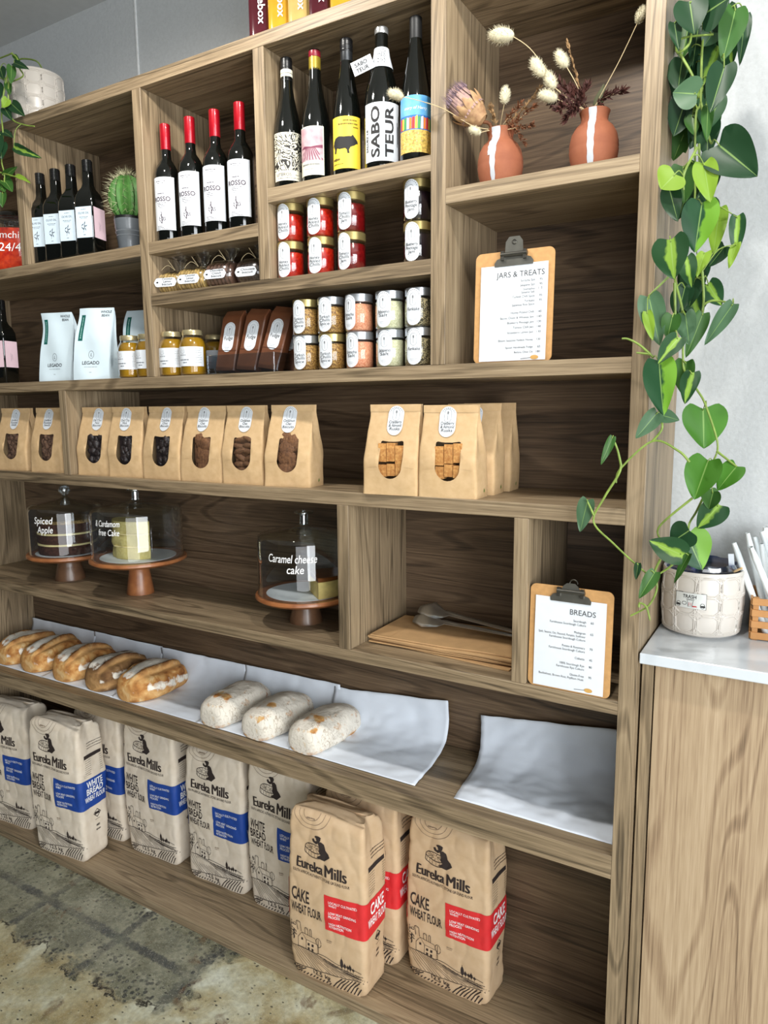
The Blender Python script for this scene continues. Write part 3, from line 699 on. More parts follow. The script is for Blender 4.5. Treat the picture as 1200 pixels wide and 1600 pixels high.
# --- coffee bags
COFFEE = pm('pale_blue_coffee_bag', (206, 222, 230), .45, .03, 12); TEAL = pm('teal_strip', (16, 92, 84), .5)
def coffee(label, x, y, rz, seed):
    t = thing('coffee_bag', label, 'coffee bag', (x, y, Z1), math.radians(rz), 'pale blue coffee bags'); r = random.Random(seed)
    H, W, D = .235, .128, .075; ph = r.uniform(0, 6)
    def F(u, v):
        k = v / H; d = D / 2 * (1 - .93 * k ** 1.4) ; wave = .006 * math.sin(9 * k + ph) * k
        return Vector((u * (1 - .06 * k) + .012 * math.sin(2.6 * k + ph) * k, -d - .004 * math.cos(u * 24) + wave + .0022 * math.sin(u * 60 + 7 * k + ph), v))
    mb = MB(); P = []
    for i in range(19):
        v = H * i / 18; k = v / H; row = []
        for j in range(13): row.append(F(W * (j / 12 - .5), v))
        d = D / 2 * (1 - .93 * k ** 1.4); wv = .006 * math.sin(9 * k + ph) * k
        rr = F(W / 2, v); ll = F(-W / 2, v)
        row += [rr + Vector((.002, .004, 0)), Vector((rr.x - .02 * min(1, k * 2), wv, v)), Vector((rr.x, d + wv, v)), Vector((ll.x, d + wv, v)), Vector((ll.x + .02 * min(1, k * 2), wv, v)), ll + Vector((-.002, .004, 0))]
        P.append(row)
    o = mb.grid(P, 0, True); n = 19; mb.f.append(tuple(reversed(range(n)))); mb.m.append(0); mb.f.append(tuple(o + 18 * n + j for j in range(n))); mb.m.append(0)
    mb.build('bag', COFFEE, t, ang=50)
    mb = MB(); rect(mb, F, -W / 2 + .02, .17, .016, .085, .0007, 2, 12); s = mb.build('tasting_strip', TEAL, t)
    mb = MB(); squiggle(mb, lambda u, v: F(-W / 2 + .02 - (v - .17), .17 + u), 0, .17, .07, .004, seed); mb.build('strip_print', pm('pale_teal_ink', (150, 190, 180), .6), s)
    mb = MB(); text(mb, F, 'LEGADO', 0, .05, .0155, fit=.06, bold=.012, off=.001)
    stroke(mb, F, arc(0, .082, .0095, .0125, 0, 350, 18), .0009, .001, closed=True); text(mb, F, 'L', 0, .077, .014, off=.001, slant=.2)
    squiggle(mb, F, 0, .042, .045, .0012, 3); squiggle(mb, F, 0, .024, .009, .002, 4)
    text(mb, F, 'WHOLE', .038, .218, .0115, bold=.01, slant=.2, off=.001); text(mb, F, 'BEAN', .036, .206, .0115, bold=.01, slant=.2, off=.001); mb.build('lettering', INK, t)
coffee('coffee bag standing nearest the dark bottle, slightly twisted open side', -1.945, .07, 16, 1)
coffee('coffee bag standing upright in front, in the middle of its shelf', -1.745, .06, 22, 2)
coffee('coffee bag at the back, half hidden behind two honey jars', -1.655, .19, 20, 5)
# --- cookies in clear bags tied with twine
FILM = glass('crinkled_film', (250, 250, 250), .75, .12, .1)
def cookies(name, label, x, y, rz, col, Lx, r, n, standing=False, words=('Cookies',)):
    t = thing('cookie_bag', label, 'cookie bag', (x, y, ZJ), math.radians(rz), 'clear bags of cookies tied with twine')
    rr = random.Random(len(label)); mb = MB()
    for i in range(n):
        c = (-Lx / 2 + Lx * (i + .5) / n, rr.uniform(-.003, .003), r + rr.uniform(0, .004))
        mb.ell(c, (Lx / n * .62, r * .96, r * .96), 14, 8, fn=lambda d: 1 + .06 * noise.noise(d * 2.5 + Vector((i, 0, 0))))
    mb.build('cookies', pm('cookie_' + name, col, .75, .3, 90, bump=.5, rgb2=tuple(c * .6 for c in col)), t, ang=60)
    F0 = lambda d: 1 + .05 * noise.noise(d * 5 + Vector((len(label), 0, 0)))
    mb = MB(); mb.ell((0, 0, r + .004), (Lx * .6, r * 1.18, r + .004), 26, 14, fn=lambda d: F0(d) * (1.0 / max(abs(d.x) ** 3 + (1 - d.x * d.x) ** 1.5, .7) ** .33))
    P = []; kx = Lx * .18
    for i in range(7):
        q = i / 6; rad = .006 + .03 * q ** 1.2; row = []
        for j in range(18):
            a = 2 * PI * j / 18; w_ = 1 + .35 * math.cos(5 * a + i)
            row.append((kx + rad * w_ * math.cos(a) + .016 * q, rad * .45 * w_ * math.sin(a) + .01, 2 * r + .002 + .05 * q))
        P.append(row)
    mb.grid(P, 0, True); mb.build('film', FILM, t, ang=70)
    mb = MB(); c = Vector((kx, .01, 2 * r + .007))
    mb.tube([c + Vector((.009 * math.cos(a), .007 * math.sin(a), 0)) for a in [i * PI / 6 for i in range(13)]], .0013, 5)
    mb.tube([c + Vector((-.008, -.008, 0)), c + Vector((-.03, -.012, .016)), c + Vector((-.05, -.015, .004)), c + Vector((-.055, -.018, -.014))], .0009, 5, smooth=5)
    mb.tube([c + Vector((-.008, -.008, 0)), c + Vector((-.028, -.014, .03))], .0009, 5); mb.build('twine', pm('jute_twine', (206, 188, 148), .9), t)
    G = lambda u, v: Vector((u, -r * 1.22 - .0012 + (v - r) * .12, v))
    H_ = lambda u, v: G(v - r, r - u) if False else G(u, v)
    w_, h_ = min(.078, Lx * .86), .026
    mb = MB(); P = []
    for i in range(13):
        uu = -w_ / 2 + w_ * i / 12; d = max(0, abs(uu) - (w_ / 2 - h_ / 2)); hh = math.sqrt(max(0, (h_ / 2) ** 2 - d * d))
        P.append([G(uu, r - hh), G(uu, r + hh)])
    mb.grid([[p[1] for p in P], [p[0] for p in P]]); l = mb.build('sticker', PAPER, t)
    mb = MB()
    for i, s in enumerate(words): text(mb, G, s, .006, r + .003 - i * .008 + .004 * (len(words) - 2), .0088, fit=min(.05, len(s) * .005), slant=.15, bold=.012, off=.0006)
    poly(mb, G, arc(-w_ / 2 + .012, r, .004, .0025, 0, 330, 9), .0006); mb.build('handwriting', INK, l)
    return t
cookies('butter', 'bag of pale yellow cookies lying against the divider, first of four', -1.372, .062, 14, (222, 188, 112), .096, .033, 9, words=('Coconut', 'Lemon', 'biscuit'))
cookies('butter', 'bag of pale yellow cookies between another yellow bag and brown cookies', -1.272, .06, 10, (222, 188, 112), .096, .033, 9, words=('Coconut', 'Lemon', 'biscuit'))
cookies('brown', 'bag of brown choc chunk cookies with a tall crinkled film top', -1.168, .066, 8, (112, 78, 62), .09, .037, 7, words=('Chocolate', 'Crunch', 'biscuit'))
cookies('dark', 'bag of dark chocolate cookies at the shaded end of the little shelf', -1.062, .075, 8, (66, 44, 38), .084, .035, 7, words=('Chocolate', 'biscuit'))
# --- fudge in an acrylic box
ACR = glass('acrylic', (236, 242, 246), .9, .02, .12)
t = thing('acrylic_box', 'low clear acrylic display box holding slabs of fudge', 'display box', (-1.085, .125, Z1 + .0005))
for nm, a in (('floor_plate', (-.125, .125, -.1, .1, 0, .003)), ('front_plate', (-.125, .125, -.1, -.097, .003, .055)), ('side_plate', (.122, .125, -.097, .1, .003, .055)), ('side_plate', (-.125, -.122, -.097, .1, .003, .055)), ('back_plate', (-.122, .122, .097, .1, .003, .09))):
    bevbox(nm, *a, ACR, t, .0004)
FUDGE = pm('brown_fudge_pouch', (104, 62, 40), .32, .1, 30, coat=.45); FW, FD, FH = .07, .034, .185
def fudge():
    t = thing('fudge_pouch', '', 'fudge', group='fudge pouches in the acrylic box')
    mb = MB(); P = []
    for i in range(15):
        k = i / 14; v = FH * k; d = FD / 2 * (1 if k < .86 else 1 - .85 * (k - .86) / .14) * (1 if k > .04 else .9)
        P.append([(-FW / 2 + .003, -d, v), (FW / 2 - .003, -d, v), (FW / 2, -d + .003, v), (FW / 2 - .002 * math.sin(k * 9), 0, v), (FW / 2, d - .003, v), (FW / 2 - .003, d, v), (-FW / 2 + .003, d, v), (-FW / 2, d - .003, v), (-FW / 2 + .002 * math.sin(k * 9), 0, v), (-FW / 2, -d + .003, v)])
    o = mb.grid(P, 0, True); mb.f += [tuple(reversed(range(10))), tuple(o + 140 + j for j in range(10))]; mb.m += [0, 0]
    mb.build('pouch', FUDGE, t, ang=30)
    mb = MB(); mb.box(-FW / 2 + .002, FW / 2 - .002, -FD / 2 - .0008, -FD / 2 + .001, .058, .0605); mb.build('seal_line', pm('pouch_crease', (84, 48, 30), .4), t)
    sticker(flat(-FD / 2), ['Fudge'], t, .0, .1, .04, .09, .0155)
    return t
f0 = fudge()
for i, (x, y, l) in enumerate([(-1.165, .062, 'fudge pouch leaning upright, nearest the honey jars'), (-1.085, .062, 'middle fudge pouch leaning in the front of the acrylic box'), (-1.005, .062, 'fudge pouch at the spice jar end of the acrylic box'),
                               (-1.150, .118, 'fudge pouch behind, rear of the box on the honey jar side'), (-1.068, .118, 'fudge pouch behind the middle one in the acrylic box'), (-.988, .118, 'rear fudge pouch on the spice jar side of the box')]):
    o = f0 if i == 0 else dup(f0, l, (0, 0, 0)); o['label'] = l; o.location = (x, y, Z1 + .0085); o.rotation_euler = (math.radians(-15), math.radians((1, 5, 9)[i % 3]), math.radians(3))

# ------------------------------------------------------------------ vases and dried flowers
TERRA = pm('terracotta', (152, 90, 60), .75, .08, 30, bump=.15, rgb2=(136, 76, 50)); SLIP = pm('white_slip_paint', (182, 186, 192), .6, .03)
VPROF = [(.034, 0), (.041, .002), (.0495, .03), (.0515, .045), (.0505, .05), (.0515, .053), (.0505, .057), (.051, .06), (.047, .078), (.039, .092), (.03, .1), (.0275, .106), (.0285, .114), (.032, .124), (.0305, .1255), (.0265, .116), (.0245, .106), (.001, .1)]
def vase(label, x, y, drips):
    t = thing('terracotta_vase', label, 'vase', (x, y, ZV), 0, 'terracotta vases'); mb = MB(); mb.lathe(VPROF, 44); mb.build('vase_body', TERRA, t, ang=50)
    def rad(z):
        for (r0, z0), (r1, z1) in zip(VPROF[:14], VPROF[1:14]):
            if z0 <= z <= z1: return r0 + (r1 - r0) * (z - z0) / max(1e-6, z1 - z0)
        return .03
    S_ = lambda u, v: Vector((rad(v) * math.sin(u), -rad(v) * math.cos(u), v))
    mb = MB()
    for a, z0, z1, w0, w1 in drips:
        P = []
        for i in range(25):
            z = z1 + (z0 - z1) * i / 24; w = w1 + (w0 - w1) * i / 24 + .0012 * math.sin(i * 1.3); q = rad(z) + .0006
            P.append([Vector((q * math.sin(a + (j / 4 - .5) * w / q), -q * math.cos(a + (j / 4 - .5) * w / q), z)) for j in range(5)])
        mb.grid([r_ for r_ in reversed(P)])
    mb.build('paint_drip', SLIP, t, ang=60)
vase('terracotta vase holding the protea, wide white drip with a side run', -.322, .07, [(.02, .002, .124, .008, .02), (-.14, .06, .115, .007, .012)])
vase('terracotta vase with one straight white drip and dark foliage', -.113, .078, [(.12, .002, .124, .012, .016)])
PROTEA = [(-0.342,0.060,2.369), (-0.355,0.045,2.381), (-0.422,0.020,2.445)]
TAILS=[((-0.335,0.030,2.549),(-0.280,0.030,2.536),[(-0.248,0.043,2.508),(-0.206,0.057,2.452),(-0.145,0.070,2.376)]),
((-0.237,0.030,2.477),(-0.211,0.030,2.440),[(-0.188,0.050,2.415),(-0.135,0.070,2.370)]),
((-0.210,0.040,2.449),(-0.190,0.040,2.414),[(-0.165,0.055,2.393),(-0.130,0.070,2.367)]),
((-0.220,0.030,2.405),(-0.181,0.030,2.388),[(-0.158,0.050,2.377),(-0.130,0.070,2.365)]),
((-0.190,0.050,2.489),(-0.168,0.050,2.455),[(-0.148,0.060,2.418),(-0.130,0.070,2.369)]),
((-0.300,0.040,2.441),(-0.302,0.040,2.407),[(-0.314,0.055,2.387),(-0.325,0.070,2.366)]),
((-0.376,0.020,2.363),(-0.350,0.020,2.348),[(-0.342,0.040,2.358),(-0.329,0.060,2.364)]),
((-0.539,-0.060,2.445),(-0.503,-0.060,2.429),[(-0.468,-0.032,2.421),(-0.426,-0.005,2.405),(-0.373,0.022,2.370),(-0.336,0.050,2.362)]),
((-0.014,0.050,2.531),(-0.026,0.050,2.503),[(-0.060,0.057,2.445),(-0.096,0.063,2.391),(-0.116,0.070,2.362)])]
SPRIGS=[('v1',[(-0.325,0.070,2.366),(-0.288,0.050,2.362),(-0.261,0.050,2.320)]),
('v1',[(-0.322,0.070,2.365),(-0.281,0.060,2.373),(-0.241,0.060,2.397)]),
('v1',[(-0.325,0.070,2.366),(-0.279,0.080,2.398),(-0.238,0.080,2.438)]),
('v1',[(-0.322,0.070,2.363),(-0.265,0.030,2.347),(-0.234,0.030,2.345)]),
('v1',[(-0.328,0.070,2.366),(-0.331,0.050,2.384),(-0.339,0.050,2.410)]),
('v2',[(-0.125,0.070,2.364),(-0.141,0.040,2.366),(-0.159,0.040,2.347)]),
('v2',[(-0.125,0.070,2.364),(-0.157,0.060,2.398),(-0.197,0.060,2.442)]),
('v2',[(-0.125,0.070,2.364),(-0.163,0.050,2.387),(-0.202,0.050,2.391)]),
('v2',[(-0.123,0.070,2.363),(-0.146,0.070,2.403),(-0.170,0.070,2.418)]),
('v2',[(-0.123,0.070,2.363),(-0.091,0.060,2.380),(-0.054,0.060,2.385)]),
('v2',[(-0.128,0.070,2.364),(-0.151,0.070,2.436),(-0.173,0.070,2.511)]),
('v2',[(-0.128,0.070,2.364),(-0.147,0.030,2.368),(-0.176,0.030,2.365)]),
('v2',[(-0.125,0.070,2.364),(-0.135,0.050,2.385),(-0.121,0.050,2.404)]),
('v1',[(-0.325,0.070,2.366),(-0.290,0.040,2.378),(-0.264,0.040,2.400)])]

STEMC = pm('dry_straw_stem', (196, 176, 136), .8); TAILC = pm('cream_bunny_tail', (204, 196, 168), .95, .05, 200)
def bunny(i, A, B, stem, label):
    A, B = Vector(A), Vector(B); t = thing('bunny_tail_grass', label, 'dried flower', tuple(stem[-1]), 0, 'bunny tail grass heads in the vases'); o = Vector(stem[-1])
    mb = MB(); mb.tube([B - o + (A - B) * .1] + [Vector(p) - o for p in stem], .0009, 5, smooth=5); mb.build('stem', STEMC, t)
    d = (A - B); L = d.length; q = d.to_track_quat('Z', 'Y').to_matrix(); c = (A + B) / 2 - o; mb = MB(); r = random.Random(i)
    mb.ell(c, (L * .27, L * .27, L * .52), 14, 10, rot=q)
    for k in range(420):
        z = r.uniform(-1, 1); a = r.uniform(0, 2 * PI); s = math.sqrt(1 - z * z)
        p = Vector((L * .26 * s * math.cos(a), L * .26 * s * math.sin(a), L * .5 * z)); v = Vector((s * math.cos(a), s * math.sin(a), z * .6 + .55)).normalized() * L * r.uniform(.08, .2)
        w = v.cross(Vector((r.random(), r.random(), .3))).normalized() * .0004
        mb.add([c + q @ (p - w), c + q @ (p + w), c + q @ (p + v)], [(0, 1, 2)])
    mb.build('seed_head', TAILC, t)
TL = ['bunny tail on a long arching stem, high against the compartment wall', 'bunny tail below the arching one, tilted towards the foliage', 'bunny tail tucked just above the dark red foliage', 'bunny tail lying sideways under the other pale heads', 'bunny tail standing beside the tall brown grass tip', 'small upright bunny tail between the protea and the brown sprigs', 'bunny tail drooping below the protea head', 'bunny tail sticking out in front of the beach label wine bottle', 'bunny tail on the longest straight stem, up by the tall post']
for i, (A, B, st) in enumerate(TAILS): bunny(i, A, B, st, TL[i])
def sprig(i, pts, mat, label, dens=26, leaf=.012, spread=.5):
    t = thing('dried_foliage_sprig', label, 'dried foliage', tuple(pts[0]), 0, 'brown dried foliage in the vases'); o = Vector(pts[0]); r = random.Random(i)
    P = spline([Vector(p) - o for p in pts], 8); mb = MB(); mb.tube(P, lambda q: .0012 * (1.2 - q), 5); mb.build('stem', STEMC if i % 2 else mat, t)
    mb = MB()
    for k in range(dens):
        q = .3 + .7 * k / dens; p = P[min(len(P) - 1, int(q * len(P)))]; tg = (P[-1] - P[0]).normalized()
        for sgn in (-1, 1):
            d = (tg + Vector((r.uniform(-1, 1), r.uniform(-1, 1), r.uniform(-1, 1))) * spread * 1.6).normalized(); L = leaf * r.uniform(.6, 1.3)
            s = d.cross(Vector((r.uniform(-1, 1), r.uniform(-1, 1), r.uniform(-1, 1)))).normalized() * L * .2
            n = d.cross(s).normalized() * L * .1
            mb.add([p, p + d * L * .45 + s, p + d * L, p + d * L * .45 - s, p + d * L * .5 + n], [(0, 1, 4), (1, 2, 4), (2, 3, 4), (3, 0, 4)])
    mb.build('leaflets', mat, t, ang=0)
RUST = pm('rust_brown_leaf', (112, 66, 36), .8, .2, 60); MAHOG = pm('mahogany_leaf', (72, 34, 26), .75, .2, 60); OATC = pm('dry_oat_leaf', (150, 118, 80), .85, .15, 60)
for i, (v_, pts) in enumerate(SPRIGS):
    lab = {'v1': ['brown dried sprig bending low over the protea vase rim', 'long brown sprig leaning out of the protea vase', 'feathery brown sprig reaching highest out of the protea vase', 'brown sprig drooping down beside the protea vase', 'short oat sprig behind the protea head', 'middle brown sprig in the protea vase'],
           'v2': ['dark red sprig hanging over the shoulder of its vase', 'dark red sprig spreading towards the pale bunny tails', 'dark red sprig pointing sideways under the bunny tails', 'dark red sprig rising in the middle of its clump', 'dark red sprig reaching out to the post side alone', 'tall brown grass tip rising above all other foliage', 'dark red sprig drooping low beside its vase', 'dark red sprig leaning over the middle of the vase mouth']}[v_]
    j = sum(1 for q in SPRIGS[:i] if q[0] == v_)
    tall = (v_ == 'v2' and j == 5)
    sprig(i, pts, (OATC if tall or (v_ == 'v1' and j in (2, 4)) else RUST if v_ == 'v1' else MAHOG), lab[j], 30 if tall else 34, .011 if (v_ == 'v1' or tall) else .017, .22 if tall else .55)
t = thing('dried_leaf', 'single grey green dried leaf standing in the foliage vase', 'dried leaf', (-.112, .074, 2.36)); mb = MB()
mb.grid([[(x * .012 * math.sin(PI * (.08 + .9 * i / 8)) + .018 * i / 8, -.006 * i / 8 + abs(x) * .003, .052 * i / 8) for x in (-1, 0, 1)] for i in range(9)])
o_ = mb.build('leaf', pm('grey_green_dried_leaf', (86, 88, 62), .7), t)
md = o_.modifiers.new('thick', 'SOLIDIFY'); md.thickness = .0006
# protea
A, B, Cc = Vector(PROTEA[0]), Vector(PROTEA[1]), Vector(PROTEA[2])
t = thing('dried_protea', 'large dried protea head, mauve tipped, leaning out of its vase', 'dried flower', tuple(A)); ax = (Cc - B); L = ax.length; q = ax.to_track_quat('Z', 'Y').to_matrix(); o = B - A
mb = MB(); mb.tube([Vector((.012, .006, -.09)), Vector((.002, 0, 0)), o], .004, 8, smooth=4); mb.build('stem', RUST, t)
def bract(mb, ring, n, z0, r0, Lb, w, open_, r):
    for k in range(n):
        a = 2 * PI * (k + .5 * (ring % 2)) / n + r.uniform(-.05, .05); ca, sa = math.cos(a), math.sin(a); P = []
        for i in range(7):
            s = i / 6; rr = r0 + open_ * math.sin(s * 1.7) ; z = z0 + Lb * s; ww = w * (math.sin(PI * (.16 + .78 * s)) ** .8) * (1 - .25 * s)
            row = []
            for j in (-1, -.5, 0, .5, 1):
                b = rr - .25 * ww * j * j
                row.append(o + q @ Vector((ca * b - sa * ww * j, sa * b + ca * ww * j, z)))
            P.append(row)
        mb.grid(P)
r = random.Random(8); mb = MB(); mb.ell(o + q @ Vector((0, 0, L * .4)), (L * .3, L * .3, L * .42), 20, 12, rot=q)
for ring in range(3): bract(mb, ring, 11, L * (.02 + .1 * ring), L * (.17 + .06 * ring), L * .38, L * .1, L * .13, r)
mb.build('base_bracts', pm('tan_bract', (186, 150, 108), .7, .25, 80, rgb2=(150, 112, 80)), t, ang=60)
mb = MB()
for ring in range(3): bract(mb, ring, 26, L * (.28 + .05 * ring), L * (.36 - .05 * ring), L * (.68 - .02 * ring), L * .042, -L * .06, r)
mb.build('long_bracts', pm('mauve_tan_bract', (176, 146, 128), .8, .3, 130, rgb2=(142, 112, 116)), t, ang=60)
mb = MB()
for k in range(520):
    a = r.uniform(0, 2 * PI); rr = L * .36 * math.sqrt(r.random()); p = o + q @ Vector((rr * math.cos(a), rr * math.sin(a), L * .8)); d = q @ Vector((r.uniform(-.2, .2), r.uniform(-.2, .2), 1)) * L * r.uniform(.12, .32)
    w = d.cross(Vector((r.random(), 1, r.random()))).normalized() * .0009; mb.add([p - w, p + w, p + d], [(0, 1, 2)])
mb.build('tuft', pm('mauve_grey_tuft', (150, 128, 140), .9, .2, 100), t)
# ------------------------------------------------------------------ clipboards and menus
HARDB = pm('hardboard', (192, 146, 92), .6, .06, 90); STEEL = pm('nickel_steel', (150, 148, 140), .3, .06, 40, metal=.85)
def clipboard(label, loc, rz, lean, W, H, loopy):
    t = thing('clipboard', label, 'clipboard', loc, rot=(-lean, 0, rz)); mb = MB(); r = .014
    pts = []
    for cx, cz, a0 in ((W / 2 - r, H - r, 0), (-W / 2 + r, H - r, 90), (-W / 2 + r, r, 180), (W / 2 - r, r, 270)): pts += arc(cx, cz, r, r, a0, a0 + 90, 6)
    mb.prism(list(reversed(pts)), 0, .003); mb.build('board', HARDB, t)
    mb = MB(); k = W / .186; z = H - .026
    jaw = [(-.045 * k, z - .008), (.045 * k, z - .008), (.046 * k, z), (.04 * k, z + .008), (.024 * k, z + .013), (.0215 * k, z + .02)] + ([(.02 * k, z + .045), (.012 * k, z + .056), (-.012 * k, z + .056), (-.02 * k, z + .045)] if not loopy else [(.016 * k, z + .03), (.009 * k, z + .036), (-.009 * k, z + .036), (-.016 * k, z + .03)]) + [(-.0215 * k, z + .02), (-.024 * k, z + .013), (-.04 * k, z + .008), (-.046 * k, z)]
    mb.prism(jaw, -.0045, -.0033); mb.build('clip_plate', STEEL, t)
    mb = MB(); mb.tube([(-.03 * k, -.007, z + .017), (.032 * k, -.007, z + .017)], .005, 10)
    mb.box(-.03 * k, -.0225 * k, -.010, 0, z + .005, z + .025); mb.box(.0225 * k, .03 * k, -.010, 0, z + .005, z + .025)
    if loopy: mb.tube([(.006 * k + .009 * math.cos(a), -.004, z + .036 + .009 * math.sin(a)) for a in [i * PI / 9 for i in range(10)]], .0014, 6)
    else: mb.tube(arc_pts((0, -.0052, z + .044), .0045), .0012, 6)
    mb.build('spring_hinge', pm('dark_nickel', (96, 94, 88), .35, metal=.8), t)
    return t
def arc_pts(c, r): return [(c[0] + r * math.cos(a), c[1], c[2] + r * math.sin(a)) for a in [i * PI / 8 for i in range(17)]]
def menu(label, loc, rz, lean, W, H, title, lines, spoon, tsize, seed):
    t = thing('menu_sheet', label, 'menu sheet', loc, rot=(-lean, 0, rz)); F = lambda u, v: Vector((u, -.0012 - .0011 * math.sin(u * 22 + v * 9 + seed) * math.sin(v * 14), v))
    mb = MB(); rect(mb, F, 0, H / 2 + .004, W, H, .0003, 12, 14); o = mb.build('paper', PAPER, t)
    mb = MB(); text(mb, F, title[0], title[1], title[2], tsize, al='R', off=.0009, sx=.95)
    for i, (z, s, p) in enumerate(lines):
        if s: text(mb, F, s, title[1] - .021, z, .0072, al='R', off=.0009, sx=.92, fit=.108 if len(s) > 40 else None)
        if p: text(mb, F, p, title[1] - .004, z, .0072, al='R', off=.0009)
    mb.build('lettering', pm('charcoal_ink', (66, 66, 68), .7), t)
    u, v = spoon; mb = MB(); stroke(mb, F, [(u - .032, v - .001), (u - .008, v + .001)], .0014, .0009); mb.build('spoon_handle_print', GREYINK, t)
    mb = MB(); poly(mb, F, arc(u + .0, v + .0015, .0095, .005, 0, 340, 14), .0009); mb.build('spoon_bowl_print', pm('ochre_print', (196, 152, 84), .6), t)
clipboard('hardboard clipboard with a tall steel clip, jars and treats price list', (-.2745, .035, Z1), math.radians(1), math.radians(2.5), .186, .249, False)
ml = [(.178, 'Sriracha Salt', '95'), (.168, 'Jalapeno Salt', '95'), (.159, 'Gomashio', '115'), (.152, 'Sesame Salt', ''), (.143, 'Turkish Chilli Spice', '95'), (.133, 'Furikake', '95'), (.125, 'Japanese Rice Spice', ''), (.108, 'Honey Pickled Chilli', '140'), (.097, 'Bacon, Onion & Whiskey Jam', '140'), (.086, 'Blueberry Pinotage Jam', '130'), (.075, 'Tomato Chilli Jam', '140'), (.064, 'Strawberry Lemon Jam', '130'), (.047, 'Bloom Seasonal Fynbos Honey', '130'), (.031, 'Spoon Handmade Fudge', '65'), (.020, 'Before Olive Oil', '180')]
menu('white price list headed JARS & TREATS clipped to its board', (-.2735, .0335, Z1), math.radians(1), math.radians(2.5), .158, .214, ('JARS & TREATS', .071, .190), ml, (.054, .0085), .0178, 1)
clipboard('hardboard clipboard with a low looped clip, breads price list', (-.1145, .006, Z3), math.radians(-1), math.radians(2), .190, .242, True)
ml = [(.165, 'Sourdough', '60'), (.157, 'Farmhouse Sourdough Culture', ''), (.139, 'Multigrain', '65'), (.131, 'Spelt, Sesame, Oat, Flaxseed, Pumpkin, Sunflower', ''), (.123, 'Farmhouse Sourdough Culture', ''), (.105, 'Potato & Rosemary', '70'), (.097, 'Farmhouse Sourdough Culture', ''), (.080, 'Ciabatta', '45'), (.064, '100% Sourdough Rye', '80'), (.056, 'Farmhouse Rye Culture', ''), (.040, 'Gluten-Free', '95'), (.032, 'Buckwheat, Brown Rice, Psyllium Husk', '')]
menu('white price list headed BREADS clipped to its board', (-.1145, .0045, Z3), math.radians(-1), math.radians(2), .162, .212, ('BREADS', .058, .181), ml, (.048, .0105), .0178, 2)
# ------------------------------------------------------------------ kraft bags of biscuits
KRAFT = pm('kraft_paper', (206, 174, 131), .78, .05, 60, bump=.25, rgb2=(195, 162, 118))
def ringpt(s, a, b, rc):
    """point at arc length s along a rounded rectangle, s = 0 at the middle of the front, s > 0 to the right"""
    sg = 1 if s >= 0 else -1; s = abs(s); f = a - rc; q = rc * PI / 2; d = 2 * (b - rc)
    if s <= f: x, y = s, -b
    elif s <= f + q: t_ = (s - f) / rc; x, y = f + rc * math.sin(t_), -b + rc - rc * math.cos(t_)
    elif s <= f + q + d: x, y = a, -b + rc + (s - f - q)
    elif s <= f + 2 * q + d: t_ = (s - f - q - d) / rc; x, y = a - rc + rc * math.cos(t_), b - rc + rc * math.sin(t_)
    else: x, y = max(0, f - (s - f - 2 * q - d)), b
    return sg * x, y
def bag_ring(a, b, rc, nf=14, nc=3, ns=6):
    f, q, d = a - rc, rc * PI / 2, 2 * (b - rc); half = []
    half += [f * i / nf for i in range(nf + 1)]; half += [f + q * i / nc for i in range(1, nc + 1)]; half += [f + q + d * i / ns for i in range(1, ns + 1)]; half += [f + q + d + q * i / nc for i in range(1, nc + 1)]
    half += [f + 2 * q + d + f * i / 6 for i in range(1, 7)]
    return half, f + 2 * q + d + f
